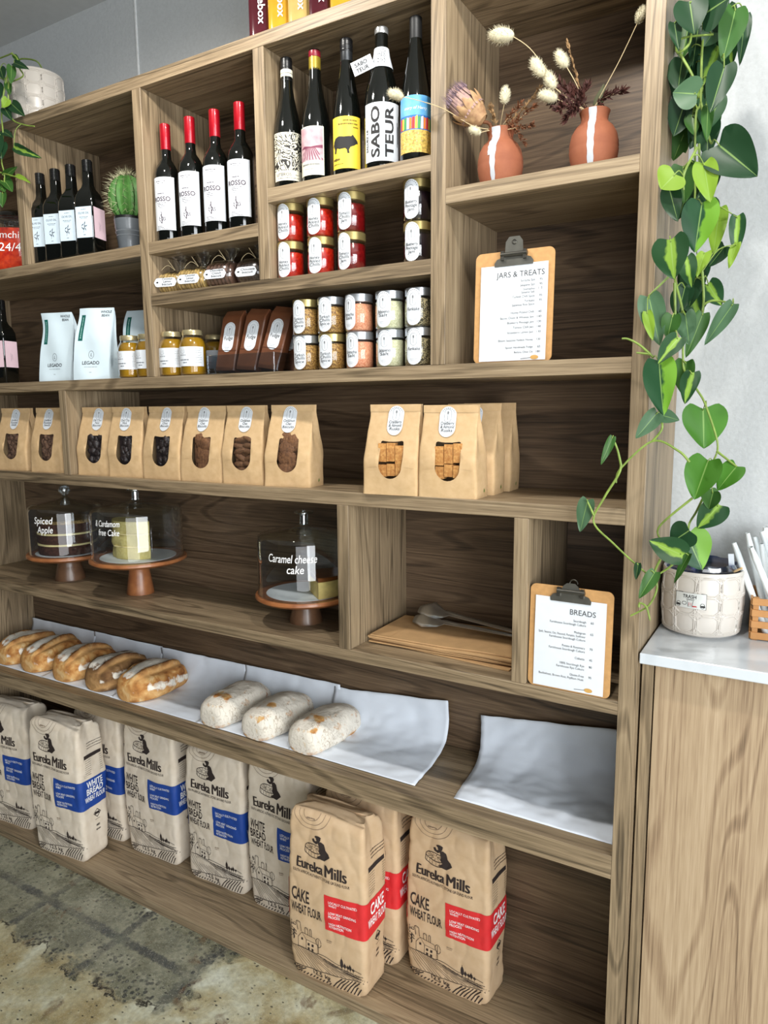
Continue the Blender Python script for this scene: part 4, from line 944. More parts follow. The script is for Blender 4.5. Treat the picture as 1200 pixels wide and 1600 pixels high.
def biscuit_bag(name_seed, label, x, y, rz, W, kind, lines, H=.226, D=.085, leafmark=False, sides=True):
    t = thing('biscuit_bag', label, 'biscuit bag', (x, y, Z2), math.radians(rz), 'kraft bags of biscuits with windows'); r = random.Random(name_seed); ph = r.uniform(0, 6)
    a = W / 2; zt = H - .018; lean = r.uniform(-.004, .01)
    def bb(v): k = max(0, (v - .09) / (zt - .09)); return D / 2 * (1 - .84 * k ** 1.15) if v < zt else D / 2 * .16
    def aa(v): return a * (1 - .05 * max(0, min(1, (v - .05) / .15)))
    def FS(s, v):
        A, B = aa(v), bb(v); rc = min(.007, B * .8); px, py = ringpt(s, A, B, rc)
        k = v / H; bul = .005 * math.sin(PI * min(1, v / .17)) * max(0, 1 - (px / A) ** 2)
        if py < 0: py -= bul
        else: py += bul
        side = max(0, 1 - abs(py) / max(B, .001)); fold = max(0, (v - .07) / (zt - .07))
        if abs(px) > A * .97: px -= math.copysign(min(A * .3, .028) * fold ** 1.2 * side, px)
        w = .0016 * (noise.noise(Vector((px * 30, py * 30 + ph, v * 22))) + .6 * math.sin(v * 50 + px * 20 + ph) * (1 - min(1, abs(v - .08) / .14)))
        return Vector((px + lean * k + w * .6, py + w - .006 * k * k, v))
    F = lambda u, v: FS(u, v)
    nv = 22; V = [H * i / nv for i in range(nv + 1)]; A0 = aa(0)
    # window hole in the front: constrained triangulation of the front sheet round a stadium
    wx, wz, ww, wh = .003, .089, .064 * W / .155, .096
    hole = []
    R_ = ww / 2
    bot = arc(wx, wz - wh / 2 + R_, R_, R_, 180, 360, 12); top_ = [(wx + R_, wz + wh / 2 - .008), (wx + R_ - .001, wz + wh / 2 - .003), (wx + R_ - .005, wz + wh / 2 - .0012), (wx + R_ - .013, wz + wh / 2 - .0024), (wx + R_ * .3, wz + wh / 2 - .0035), (wx - R_ * .3, wz + wh / 2 - .0035), (wx - R_ + .013, wz + wh / 2 - .0024), (wx - R_ + .005, wz + wh / 2 - .0012), (wx - R_ + .001, wz + wh / 2 - .003), (wx - R_, wz + wh / 2 - .008)]
    hole = bot + top_
    uf = a * .95 - .009; nu = 15
    pts = [(-uf + 2 * uf * i / nu, v) for v in V for i in range(nu + 1)]
    def inside(p):
        c = False; n = len(hole)
        for i in range(n):
            (x1, y1), (x2, y2) = hole[i], hole[i - 1]
            if (y1 > p[1]) != (y2 > p[1]) and p[0] < (x2 - x1) * (p[1] - y1) / (y2 - y1) + x1: c = not c
        return c
    near = lambda p: min((p[0] - h[0]) ** 2 + (p[1] - h[1]) ** 2 for h in hole) < .0028 ** 2
    pts = [p for p in pts if not inside(p) and not near(p)]
    n0 = len(pts); allp = [Vector(p) for p in pts + hole]
    ed = [(n0 + i, n0 + (i + 1) % len(hole)) for i in range(len(hole))]
    vs, _, fs, *_r = delaunay_2d_cdt(allp, ed, [], 0, 1e-6)
    mb = MB(); fs2 = []
    for f in fs:
        c = (sum(vs[i].x for i in f) / len(f), sum(vs[i].y for i in f) / len(f))
        if not inside(c): fs2.append(tuple(f))
    mb.add([F(p.x, p.y) for p in vs], fs2)
    # the rest of the bag, from one edge of the front sheet round the back to the other
    P = []
    for v in V:
        A, B = aa(v), bb(v); rc = min(.007, B * .8); S_, tot = bag_ring(A, B, rc, 1, 3, 6); S_ = [uf] + [s for s in S_ if s > uf + .0004]
        P.append([FS(s, v) for s in S_] + [FS(-s, v) for s in reversed(S_)])
    m_ = min(len(p) for p in P); P = [p if len(p) == m_ else [p[int(i * (len(p) - 1) / (m_ - 1))] for i in range(m_)] for p in P]
    o = mb.grid(P); mb.f.append(tuple(range(o, o + m_))); mb.m.append(0)
    body = mb.build('bag', KRAFT, t, ang=45)
    mb = MB(); rows(mb, F, [H - .0175, H - .017, H - .001, H], lambda v: aa(v) - .003, 0, .0016, 10); rows(mb, F, [H - .0195, H - .0175], lambda v: aa(v) - .003, 0, .0008, 10); mb.build('folded_top', KRAFT, t)
    mb = MB(); [stroke(mb, F, [(wx + s_ * (ww / 2 + .004 + i * (a - ww / 2 - .016) / 4), .072 - .0008 * i) for i in range(5)], .0016, .0005) for s_ in (-1, 1)]; mb.build('crease_line', KRAFT, t)
    # contents behind the film
    mb = MB(); cols, mode, cr = kind
    yb = -bb(.09) + .004
    if mode == 'stick':
        for k in range(3):
            for j in range(2):
                cz = wz + .016 - .042 * j + r.uniform(-.004, .004); L_ = .046 if j == 0 else .03
                mb.box(wx - .034 + .0235 * k, wx - .034 + .0235 * k + .0215, yb - r.uniform(.001, .003), yb + .02, cz - L_ / 2, cz + L_ / 2)
        bmx = mb
    else:
        for k in range({'cookie': 12, 'face': 9}.get(mode, 34)):
            rr = {'cookie': .0285, 'face': .025}.get(mode) or r.uniform(.008, .015)
            c = (wx + r.uniform(-.027, .027), yb + r.uniform(.009, .015), wz + r.uniform(-.042, .042)) if mode not in ('cookie', 'face') else (wx + (-.017, .017)[k % 2] + r.uniform(-.004, .004), yb + .014, wz - .046 + .0172 * (k // 2) + r.uniform(-.003, .003)) if mode == 'cookie' else (wx + r.uniform(-.018, .018), yb + .006 + .002 * (k % 3), wz - .042 + .0105 * k)
            ro = (Matrix.Rotation(r.uniform(-.5, .5), 3, 'Y') @ Matrix.Rotation(r.uniform(-.3, .3), 3, 'X')) if mode in ('cookie', 'face') else Matrix.Rotation(r.uniform(-.6, .6), 3, 'X') @ Matrix.Rotation(r.uniform(0, 3), 3, 'Z')
            mb.ell(c, (rr, rr * {'cookie': .5, 'face': .3}.get(mode, .7), rr * (.36 if mode == 'cookie' else 1)), 16, 10, fn=lambda d: 1 + .2 * noise.noise(d * 2.6 + Vector((k, 0, 0))), rot=ro)
        mb.box(wx - .036, wx + .036, yb + .012, yb + .016, wz - .05, wz + .05)
    mb.build('biscuits', cols, t, ang=35 if mode == 'stick' else 60)
    mb = MB(); vv = [wz - wh / 2 - .003 + (wh + .004) * i / 14 for i in range(15)]; rows(mb, F, vv, lambda v: ww / 2 + .003, wx, -.0008, 8)
    mb.build('window_film', WFILM, t)
    sticker(F, lines, t, .005 * (1 if name_seed % 2 else -1), H - .0405, .043, .074, .0105, off=.0026, seed=name_seed)
    if leafmark:
        G = lambda u, v: FS(a + u, v); mb = MB(); poly(mb, G, [(D * .5 + .002, .012), (D * .5 + .009, .014), (D * .5 + .008, .022), (D * .5 + .003, .019)], .0012); mb.build('leaf_mark', pm('green_print', (96, 128, 44), .6), t)
    return t
WFILM = glass('window_film', (252, 252, 252), .6, .08, .03)
CHOC = (pm('dark_choc_biscuit', (44, 34, 34), .5, .3, 130, bump=.5, coat=.1), 'chunk', 0); GRAN = (pm('granola', (112, 82, 62), .8, .4, 160, bump=.7, rgb2=(60, 40, 30)), 'chunk', 0)
GING = (pm('brown_cookie', (120, 84, 54), .75, .3, 130, bump=.7, rgb2=(82, 54, 34)), 'cookie', 0); RUSK = (pm('rusk_sticks', (214, 160, 92), .8, .3, 170, bump=.8, rgb2=(176, 116, 58)), 'stick', 0)
GINP = (pm('rough_brown_cookie', (128, 88, 56), .8, .3, 160, bump=.8, rgb2=(92, 60, 38)), 'face', 0)
BG = [(1, 'kraft bag of granola next to the shelf end, first of two', -2.226, 6, .165, GRAN, ['Granola &', 'Roasted', 'Seeds'], 0), (2, 'kraft bag of granola right beside the short upright board', -2.020, 6, .160, GRAN, ['Granola &', 'Roasted', 'Seeds'], 0),
      (3, 'kraft bag of black chocolate biscuits touching the short upright board', -1.757, 6, .160, CHOC, ['Dbl Choc', 'Nut', 'Biscotti'], 0), (4, 'kraft bag of black chocolate biscuits, narrow and overlapped on both sides', -1.602, 5, .152, CHOC, ['Choc Chip', 'Nut', 'Biscotti'], 0),
      (5, 'kraft bag of black chocolate biscuits with tall flat top, third of three dark ones', -1.432, 0, .170, CHOC, ['Double', 'Choc', 'Biscuits'], 0), (6, 'kraft bag with rough brown crumbs in its window, fourth from the short upright', -1.262, 2, .168, GINP, ['Cinnamon', 'Oat', 'Biscuits'], 0),
      (7, 'kraft bag with brown cookies stacked sideways in its window', -1.097, 3, .152, GING, ['Cinnamon', 'Oat', 'Biscuits'], 0), (8, 'kraft bag of brown cookies at the open end of its row', -.938, 8, .150, GINP, ['Cinnamon', 'Oat', 'Biscuits'], 1)]
for s, l, x, rz, W, kd, ln, lm in BG: biscuit_bag(s, l, x, .03 + .0425, rz, W, kd, ln, H=.228, leafmark=bool(lm))
biscuit_bag(21, 'front kraft bag of golden rusks, overlapped by the bag beside it', -.580, .035, 4, .153, RUSK, ['Cranberry', '& Almond', 'Rusks'], H=.226, D=.08)
biscuit_bag(22, 'front kraft bag of golden rusks, fully in view at the row end', -.424, .045, 3, .154, RUSK, ['Cranberry', '& Almond', 'Rusks'], H=.223, D=.082, leafmark=True)
biscuit_bag(23, 'kraft bag directly behind the fully visible rusk bag', -.418, .142, 3, .150, RUSK, ['Cranberry', '& Almond', 'Rusks'], H=.226, leafmark=True)
biscuit_bag(24, 'rearmost kraft bag of the rusk rows, against the back board', -.414, .238, 3, .152, RUSK, ['Cranberry', '& Almond', 'Rusks'], H=.228, leafmark=True)

# ------------------------------------------------------------------ cakes under glass
ACACIA = pm('acacia_wood', (168, 108, 64), .38, .25, 22, coat=.2, rgb2=(128, 76, 44)); ACACIA2 = pm('dark_acacia_wood', (116, 84, 60), .38, .25, 22, coat=.2, rgb2=(86, 60, 42))
DOME = glass('cloche_glass', (238, 242, 243), .95, .01, .06)
LINER = pm('white_cake_board', (228, 232, 236), .5, .02)
def cake_stand(label, x, y, hd, R, mat, rf):
    t = thing('cake_stand', label, 'cake stand', (x, y, Z3)); mb = MB(); mb.lathe([(rf, 0), (rf, .004), (rf * .8, hd * .6), (rf * .68, hd - .004), (rf * .72, hd)], 36); mb.build('foot', mat, t, ang=50)
    mb = MB(); mb.lathe([(R * .7, hd), (R * .92, hd + .003), (R, hd + .011), (R, hd + .018), (R - .002, hd + .021), (.001, hd + .021)], 56); mb.build('plate', ACACIA, t, ang=50)
    mb = MB(); mb.lathe([(R * .78, hd + .0212), (R * .78, hd + .0224), (.001, hd + .0226)], 48); mb.build('cake_board', LINER, t)
    return hd + .0212
def cloche(label, x, y, z, R, H, knob, lines):
    t = thing('glass_cloche', label, 'cloche', (x, y, z)); q = H - .028
    mb = MB(); mb.lathe([(R, 0), (R, q - .02), (R - .004, q - .006), (R - .014, q), (R * .55, q + .01), (.022, q + .02), (.014, q + .026)], 64, caps=False); mb.build('dome', DOME, t, ang=60)
    mb = MB(); mb.lathe(ring_prof(R + .0008, 0, .004), 64, caps=False); mb.build('rim', DOME, t)
    mb = MB()
    if knob == 'ball': mb.lathe([(.014, q + .024), (.009, q + .03), (.008, q + .036), (.013, q + .04), (.0205, q + .05), (.0215, q + .057), (.018, q + .067), (.009, q + .073), (.001, q + .075)], 24)
    else: mb.lathe([(.013, q + .024), (.0125, q + .052), (.016, q + .056), (.029, q + .058), (.03, q + .062), (.026, q + .064), (.001, q + .064)], 28)
    mb.build('knob', glass('solid_glass_knob', (222, 230, 233), .95, .02, .26), t)
    F = cyl(R + .0005); mb = MB()
    for s, u, v, sz, ft in lines: text(mb, F, s, u, v, sz, fit=ft, bold=.006, slant=.15, off=.0006)
    mb.build('handwriting', WHITEINK, t)
SPONGE = pm('pale_sponge', (214, 198, 132), .85, .2, 140, bump=.7, rgb2=(196, 178, 108)); CREAMF = pm('cream_filling', (236, 218, 160), .6, .05); CHOCC = pm('brown_spice_cake', (72, 42, 32), .85, .3, 120, bump=.7)
def layer_cake(label, x, y, z, n, R, a0, a1, hl, hf, cake, fill, topm, jag):
    t = thing('layer_cake', label, 'cake', (x, y, z)); zz = 0
    def slab(name, z0, z1, m, R_, seed):
        mb = MB(); nseg = 30; ns = 5; P = []
        full = a1 - a0 >= 359
        def pt(a, rr, zz_):
            k = 1 + jag * noise.noise(Vector((math.cos(a) * 3, math.sin(a) * 3 + seed, zz_ * 40)))
            return (R_ * rr * k * math.cos(a), R_ * rr * k * math.sin(a), zz_)
        for zz_, rr in ((z0, 0), (z0, .98), (z0 + (z1 - z0) * .2, 1), (z0 + (z1 - z0) * .8, 1), (z1, .98), (z1 + .001, .5), (z1, 0)):
            row = [pt(math.radians(a0 + (a1 - a0) * i / nseg), rr, zz_) for i in range(nseg + (0 if full else 1))]
            if not full: row = row + [pt(math.radians(a1), rr * .5, zz_), (0, 0, zz_), pt(math.radians(a0), rr * .5, zz_)]
            P.append(row)
        mb.grid(P, 0, True); mb.build(name, m, t, ang=40)
    for i in range(n):
        slab('cake_layer', zz, zz + hl, cake, R, i); zz += hl
        if i < n - 1: slab('filling', zz, zz + hf, fill, R * 1.015, i + 10); zz += hf
    if topm: slab('topping', zz, zz + .012, topm, R * .99, 30)
# spiced apple
z = cake_stand('dark footed wooden cake stand under the brown layer cake', -2.118, .168, .086, .150, ACACIA2, .056)
cloche('glass cloche with ball knob lettered Spiced Apple', -2.118, .168, Z3 + z + .0004, .136, .212, 'ball', [('Spiced', .044, .128, .036, .074), ('Apple', .050, .094, .036, .062)])
layer_cake('brown three layer cake with cream filling and crumbly top', -2.118, .168, Z3 + z + .0022, 3, .105, 0, 360, .034, .0075, CHOCC, CREAMF, pm('nut_crumble', (150, 122, 76), .9, .4, 180, bump=.8), .03)
# cardamom
z = cake_stand('reddish wooden cake stand with slender foot under the pale cake', -1.700, .150, .113, .166, ACACIA, .047)
cloche('glass cloche with flat knob lettered Cardamom free Cake', -1.700, .150, Z3 + z + .0004, .155, .205, 'flat', [('& Cardamom', .030, .128, .030, .098), ('free Cake', .036, .098, .03, .082)])
layer_cake('pale three layer sponge cake, cut portion standing upright', -1.700, .178, Z3 + z + .0022, 3, .105, 195, 330, .041, .004, SPONGE, CREAMF, None, .06)
# caramel cheesecake
z = cake_stand('wooden cake stand with stubby dark foot beside the paper bag compartment', -.972, .160, .072, .152, ACACIA2, .052)
cloche('glass cloche lettered Caramel cheese cake, partly behind the divider', -.972, .160, Z3 + z + .0004, .143, .212, 'flat', [('Caramel cheese', .052, .118, .034, .15), ('cake', .064, .087, .034, .05)])
layer_cake('low cheesecake wedge with brown caramel top', -.965, .168, Z3 + z + .0022, 1, .12, -40, 60, .05, .004, pm('cheesecake', (226, 200, 124), .6, .08, 60, bump=.2), CREAMF, pm('caramel_topping', (120, 66, 24), .3, .2, 30, coat=.5), .02)
# ------------------------------------------------------------------ flat paper bags and tongs
BAGK = pm('flat_kraft_bag', (190, 152, 106), .75, .05, 30, bump=.2)
LB = ['lowest flat paper bag of the stack, corner poking out', 'flat paper bag second from the bottom of the stack', 'flat paper bag third from the bottom of the stack', 'flat paper bag in the upper middle of the stack', 'flat paper bag just beneath the topmost one', 'topmost flat paper bag, carrying the metal tongs']
for k in range(6):
    zb = .0008 + .0048 * k; r = random.Random(k); dx, dy = r.uniform(-.006, .006), r.uniform(-.004, .006)
    def top_(u, v, kk=k): return zb + .005 * math.sin(max(0, (u - .02)) * 16) * max(0, 1 - abs(v) * 2) * min(1, kk / 3) * .8 + .006 * (max(0, u + .02) ** 2) * kk
    t = thing('paper_bag', LB[k], 'paper bag', (-.478 + dx, .176 + dy, Z3), math.radians(r.uniform(-2, 2) - (5 if k == 0 else 0)), 'stack of flat paper bags')
    mb = MB(); P0, P1 = [], []
    for i in range(7):
        v = -.105 + .21 * i / 6 ; P0.append([Vector((u, v, top_(u, v))) for u in [-.21 + .42 * j / 24 for j in range(25)]])
    P1 = [[p + Vector((0, 0, .0035)) for p in row] for row in P0]
    mb.grid([list(reversed(r_)) for r_ in P0]); mb.grid(P1)
    mb.grid([P0[0], P1[0]]); mb.grid([P1[-1], P0[-1]]); mb.grid([[p[0] for p in P1], [p[0] for p in P0]]); mb.grid([[p[-1] for p in P0], [p[-1] for p in P1]])
    mb.build('folded_sheet', BAGK, t, ang=30)
    mb = MB(); mb.grid([[Vector((u, v, top_(u, v) + .0042)) for u in [-.21 + .06 * j / 4 for j in range(5)]] for v in (-.1, .1)]); mb.build('bottom_flap', BAGK, t)
CHROME = pm('stainless_steel', (206, 208, 208), .3, .05, 30, metal=.95)
t = thing('serving_tongs', 'stainless steel scalloped tongs lying on the flat paper bags', 'tongs', (-.60, .205, Z3 + .0345), math.radians(-4))
for s in (0, 1):
    base = Vector((0, .028 * s, .010 * s)); mb = MB(); P = []
    for i in range(17):
        q = i / 16; L_ = .33
        x = -.02 + L_ * q; wv = (.032 * math.sin(min(1, q / .26) * PI * .72 + .35) if q < .27 else .0115 - .002 * q); sc_ = 1 + (.10 * math.cos(i * PI) if q < .25 else 0)
        yv = -.026 * s * max(0, (q - .25) / .75) + .0; zz = .012 * (1 - q) * s
        P.append([base + Vector((x, yv + wv * sc_ * j * .75, .010 + zz + .6 * wv * sc_ * (j + .6) * max(.25, 1 - q * 1.6) + .006 * (j * j) * (1 if q > .27 else -.6))) for j in (-1, -.6, -.2, .2, .6, 1)])
    mb.grid(P); o_ = mb.build('tong_arm', CHROME, t); md = o_.modifiers.new('thick', 'SOLIDIFY'); md.thickness = .0012
# ------------------------------------------------------------------ bread and baking paper
WAX = pm('baking_paper', (222, 229, 239), .5, .03, 8)
def sheet(label, xt0, xt1, xb0, xb1, zt0, zt1, lift, seed, yf=.046, crum=.0045):
    t = thing('baking_paper_sheet', label, 'baking paper', ((xb0 + xb1) / 2, yf, Z4), 0, 'baking paper sheets on the bread shelf'); o = Vector(t.location); P = []
    nu, ns = 34, 44; r = .10; L0 = .305 - yf - r - .002; La = r * PI / 2
    for i in range(ns + 1):
        row = []
        for j in range(nu + 1):
            k = j / nu; zt = zt0 + (zt1 - zt0) * k; Lt = L0 + La + max(.01, zt - Z4 - r); s = Lt * i / ns
            if s < L0: y, z = yf + s, 0
            elif s < L0 + La: a = (s - L0) / r; y, z = yf + L0 + r * math.sin(a), r - r * math.cos(a)
            else: y, z = yf + L0 + r, r + (s - L0 - La)
            q = i / ns; x = (xb0 + (xt0 - xb0) * q) * (1 - k) + (xb1 + (xt1 - xb1) * q) * k
            v = Vector((x * 7, s * 9, seed)); w = (abs(noise.noise(v)) * 1.6 + .8 * abs(noise.noise(v * 2.3 + Vector((3, 1, 0)))) + .35 * abs(noise.noise(v * 5.1))) * crum * min(1, s / .03 + .1)
            nrm = Vector((0, 0, 1)) if s < L0 else Vector((0, -math.sin((min(s, L0 + La) - L0) / r), math.cos((min(s, L0 + La) - L0) / r)))
            row.append(Vector((x, y, Z4 + z + .0006 + lift)) + nrm * w - o)
        P.append(row)
    mb = MB(); mb.grid(P); ob = mb.build('sheet', WAX, t, ang=180); md = ob.modifiers.new('thick', 'SOLIDIFY'); md.thickness = .0003; md.offset = 1
sheet('baking paper in the corner behind the first two loaves', -2.594, -2.168, -2.594, -2.16, .835, .832, 0, 1)
sheet('baking paper behind the middle crusty loaves', -2.176, -1.775, -2.17, -1.76, .832, .836, .0012, 2)
sheet('baking paper showing bare between crusty and floury loaves', -1.78, -1.35, -1.77, -1.33, .838, .842, .0002, 3)
sheet('baking paper beneath the floury loaves', -1.355, -.945, -1.35, -.94, .842, .848, .0012, 4)
sheet('crumpled baking paper beside the last floury loaf', -.968, -.556, -.965, -.533, .832, .872, .0026, 5, crum=.007)
sheet('separate crumpled baking paper by the tall post, no bread on it', -.449, -.006, -.417, -.006, .853, .905, .0004, 6, crum=.009)
def crust(name, tones, floury=False):
    """bread crust; the loaf's own pigment map says where flour, torn crumb and dark bake sit"""
    m, nt, b = newmat(name); tc = N(nt, 'ShaderNodeTexCoord'); at = N(nt, 'ShaderNodeAttribute'); at.attribute_name = 'pigment'
    sp = N(nt, 'ShaderNodeSeparateColor'); nt.links.new(at.outputs['Color'], sp.inputs[0])
    def nz(s, d=5, di=0.):
        n = N(nt, 'ShaderNodeTexNoise'); n.inputs['Scale'].default_value = s; n.inputs['Detail'].default_value = d; n.inputs['Distortion'].default_value = di; nt.links.new(tc.outputs['Object'], n.inputs['Vector']); return n
    def mr(x, a, c, lo=0., hi=1.):
        q = N(nt, 'ShaderNodeMapRange'); q.inputs['From Min'].default_value = a; q.inputs['From Max'].default_value = c; q.inputs['To Min'].default_value = lo; q.inputs['To Max'].default_value = hi; nt.links.new(x, q.inputs['Value']); return q.outputs['Result']
    def op(o, a, c):
        q = N(nt, 'ShaderNodeMath', operation=o)
        for k, x in enumerate((a, c)):
            if isinstance(x, float): q.inputs[k].default_value = x
            else: nt.links.new(x, q.inputs[k])
        return q.outputs[0]
    def mix(f, a, c):
        q = N(nt, 'ShaderNodeMix', data_type='RGBA'); nt.links.new(f, q.inputs['Factor']); nt.links.new(a, q.inputs['A']); q.inputs['B'].default_value = lin(c); return q.outputs['Result']
    r1 = ramp(nt, [(.3, tones[0]), (.45, tones[1]), (.58, tones[2]), (.72, tones[3])]); a = nz(24, 7, .8); nt.links.new(a.outputs['Fac'], r1.inputs[0]); fine = nz(110, 5, .2)
    c = mix(op('MULTIPLY', sp.outputs[1], .85), r1.outputs[0], (220, 172, 112)); c = mix(op('MULTIPLY', sp.outputs[2], mr(fine.outputs['Fac'], .2, .6, .5, 1.)), c, (78, 42, 22))
    fl = mr(op('ADD', sp.outputs[0], op('MULTIPLY', op('SUBTRACT', nz(38, 6, .4).outputs['Fac'], .5), 2.2)), .42, .72)
    c = mix(fl, c, (232, 226, 214) if not floury else (226, 219, 206))
    if floury:
        mp = N(nt, 'ShaderNodeMapping'); mp.inputs['Scale'].default_value = (30, 62, 30); nt.links.new(tc.outputs['Object'], mp.inputs['Vector'])
        wv = N(nt, 'ShaderNodeTexNoise'); wv.inputs['Scale'].default_value = 1; wv.inputs['Detail'].default_value = 5; wv.inputs['Distortion'].default_value = 1.6; nt.links.new(mp.outputs[0], wv.inputs['Vector'])
        ck = mr(op('ABSOLUTE', op('SUBTRACT', wv.outputs['Fac'], .5), 0.), .028, .006); c = mix(op('MULTIPLY', ck, mr(nz(14, 3).outputs['Fac'], .42, .6, .08, .75)), c, (142, 122, 98))
    nt.links.new(c, b.inputs['Base Color']); b.inputs['Roughness'].default_value = .8; b.inputs['Specular IOR Level'].default_value = .25
    bp = N(nt, 'ShaderNodeBump'); bp.inputs['Strength'].default_value = .7; bp.inputs['Distance'].default_value = .003; nt.links.new(fine.outputs['Fac'], bp.inputs['Height']); nt.links.new(bp.outputs['Normal'], b.inputs['Normal'])
    return m
CR = crust('sourdough_crust', [(128, 76, 38), (186, 128, 70), (214, 168, 106), (232, 204, 156)]); CRD = crust('dark_seeded_crust', [(70, 48, 30), (104, 74, 46), (134, 100, 64), (172, 136, 94)])
FL = crust('floury_crust', [(170, 104, 50), (204, 150, 88), (214, 176, 122), (216, 192, 150)], True)
def loaf(label, x, y, rz, L, W, H, mat, seed, slash=True):
    t = thing('bread_loaf', label, 'bread loaf', (x, y, Z4 + .0042), math.radians(rz), 'crusty loaves' if slash else 'floury loaves'); ph = seed * 1.7; r = random.Random(seed)
    ua = 73 + r.uniform(-5, 7); pig = []; spots = [(r.uniform(.12, .5), r.uniform(45, 100), r.uniform(.04, .085)) for _ in range(2)]
    def S_(k, a):
        c = math.sin(PI * min(max(k, .0), 1.)) ** (.62 if slash else .36); yv = -L / 2 + L * (.5 - .5 * math.cos(PI * k))
        w = W / 2 * c; ca, sa = math.cos(a), math.sin(a); px = w * math.copysign(abs(ca) ** (.8 if slash else .7), ca); h = H * c ** .75
        pz = h * (.36 + .64 * sa ** (.9 if slash else .75)) if sa > 0 else h * .36 * (1 - min(1, abs(sa) * 1.3))
        n_ = noise.noise(Vector((px * 11 + ph, yv * 9, pz * 11))) * (.013 if slash else .007) * c + noise.noise(Vector((px * 30 + ph, yv * 26, pz * 30))) * .0042 * c + noise.noise(Vector((px * 80 + ph, yv * 80, pz * 80))) * .0012 * c
        d = math.degrees(a); d = d - 360 if d > 270 else d
        fl = tn = dk = 0.
        if slash:
            env = max(0, math.sin(PI * min(1, max(0, (k - .13) / .74)))) ** .5 if .13 < k < .87 else 0; dd = d - ua - 7 * math.sin(k * 5 + ph)
            n_ += env * (.013 * math.exp(-((dd - 1) / 4.5) ** 2) - .007 * math.exp(-((dd + 11) / 9) ** 2) - .003 * math.exp(-((dd - 12) / 7) ** 2))
            dk = env * math.exp(-((dd - 2) / 5.) ** 2) * .9 + .6 * max(0, noise.noise(Vector((k * 5, d * .03, ph))) + .2) * max(0, math.cos(math.radians(d - 40))) ** 2 * math.sin(PI * k)
            tn = env * math.exp(-((dd + 12) / 9) ** 2) + max(0, 1 - abs(sa + .1) / .4) * .5 + .5 * max(0, .16 - k) / .16
            fl = env * 1.1 * math.exp(-((dd - 25) / 17) ** 4) + .66 * math.exp(-((d - 14 - 7 * math.sin(k * 4 + ph)) / 14) ** 2) * (1 if .25 < k < .85 else .55) + .5 * max(0, k - .86) / .14
        else:
            fl = .95
            for sk, sa_, sr in spots: fl -= .72 * math.exp(-(((k - sk) / sr) ** 2 + ((d - sa_) / (sr * 190)) ** 2))
            if sa < -.3: fl -= .3
        return Vector((px * (1 + n_ / max(W / 2, .01)), yv, max(0, pz + n_ * max(0, sa)))), (max(0, min(1, fl)), max(0, min(1, tn)), max(0, min(1, dk)), 1)
    mb = MB(); nk, na = 60, 84; P = []
    for i in range(nk + 1):
        row = []
        for j in range(na):
            p, c = S_(i / nk, 2 * PI * j / na); row.append(p); pig.append(c)
        P.append(row)
    mb.grid(P, 0, True); ob = mb.build('crust', mat, t, ang=180)
    ca = ob.data.color_attributes.new('pigment', 'FLOAT_COLOR', 'POINT')
    for i, c in enumerate(pig): ca.data[i].color = c
LV = [('crusty loaf farthest along the row, half cut off', -2.425, 'crust'), ('crusty pale golden loaf second in its row', -2.258, 'c'), ('crusty loaf with flour on its flank, middle of the five', -2.056, 'c'), ('darkest seeded crusty loaf, fourth of the five', -1.866, 'd'), ('largest crusty loaf with a dark raised ear, beside bare paper', -1.680, 'c')]
for i, (l, x, k) in enumerate(LV): loaf(l, x, .165, -4 + 3 * (i % 2), .232 if i < 4 else .246, .194 + .004 * (i % 3), .104, CRD if k == 'd' else CR, i + 1)
for i, (l, x) in enumerate([('floury loaf with golden patches, nearest the crusty loaves', -1.272), ('whitest floury loaf, between two other floury ones', -1.092), ('floury loaf with one orange crack, at the end of the row', -.908)]): loaf(l, x, .160, -5, .240, .150, .090, FL, 11 + i, False)

# ------------------------------------------------------------------ flour sacks
SACKW = pm('pale_flour_sack_paper', (226, 214, 197), .72, .04, 30, bump=.15, rgb2=(214, 200, 180)); SACKK = pm('brown_flour_sack_paper', (208, 180, 146), .72, .04, 30, bump=.15, rgb2=(198, 168, 132))
BLUEB = pm('royal_blue_print', (22, 66, 150), .6, .04); REDB = pm('red_print', (212, 40, 44), .6, .04); SEPIA = pm('dark_brown_print', (44, 34, 32), .7, .02); FAINT = pm('faint_brown_print', (128, 108, 90), .7, .02)
FWD, FDP, FHT = .272, .128, .525
def sack_F(seed, H):
    r = random.Random(seed); ph = r.uniform(0, 9); rc = .016; rt = .022
    def FS(s, v):
        over = 0.
        a, b = FWD / 2, FDP / 2
        k = min(1, max(0, v / H)); low = min(1, v / .03 + .55); bul = math.sin(PI * min(1, k * 1.02)) ** .6
        A = a * (.965 + .035 * bul) * (1 if low >= 1 else low ** .15); B = b * (.88 + .14 * bul)
        if v > H - rt:
            t_ = min(1., (v - (H - rt)) / rt); B -= rt * (1 - math.sqrt(max(0, 1 - t_ * t_))) * .9; A -= .006 * t_ * t_
        px, py = ringpt(s, A, B, rc)
        f = max(0, 1 - (px / A) ** 2) if abs(py) > B * .8 else 0
        py += math.copysign(.008 * bul * f, py)
        if abs(px) > A * .96: # gusset crease towards the top of each side
            px -= math.copysign(.022 * max(0, (k - .72) / .28) ** 1.3 * max(0, 1 - abs(py) / B), px)
        q = Vector((px * 9, py * 9 + ph, v * 8)); w = .0050 * noise.noise(q) + .0017 * noise.noise(q * 2.7) - .0022 * (1 - abs(noise.noise(q * 1.9 + Vector((4, 2, 1))))) ** 6
        zz = v + .006 * math.sin(px * 18 + ph) * k ** 4 - .010 * max(0, 1 - low) * 0
        return Vector((px * (1 + w / a), py * (1 + w / b), zz))
    return FS
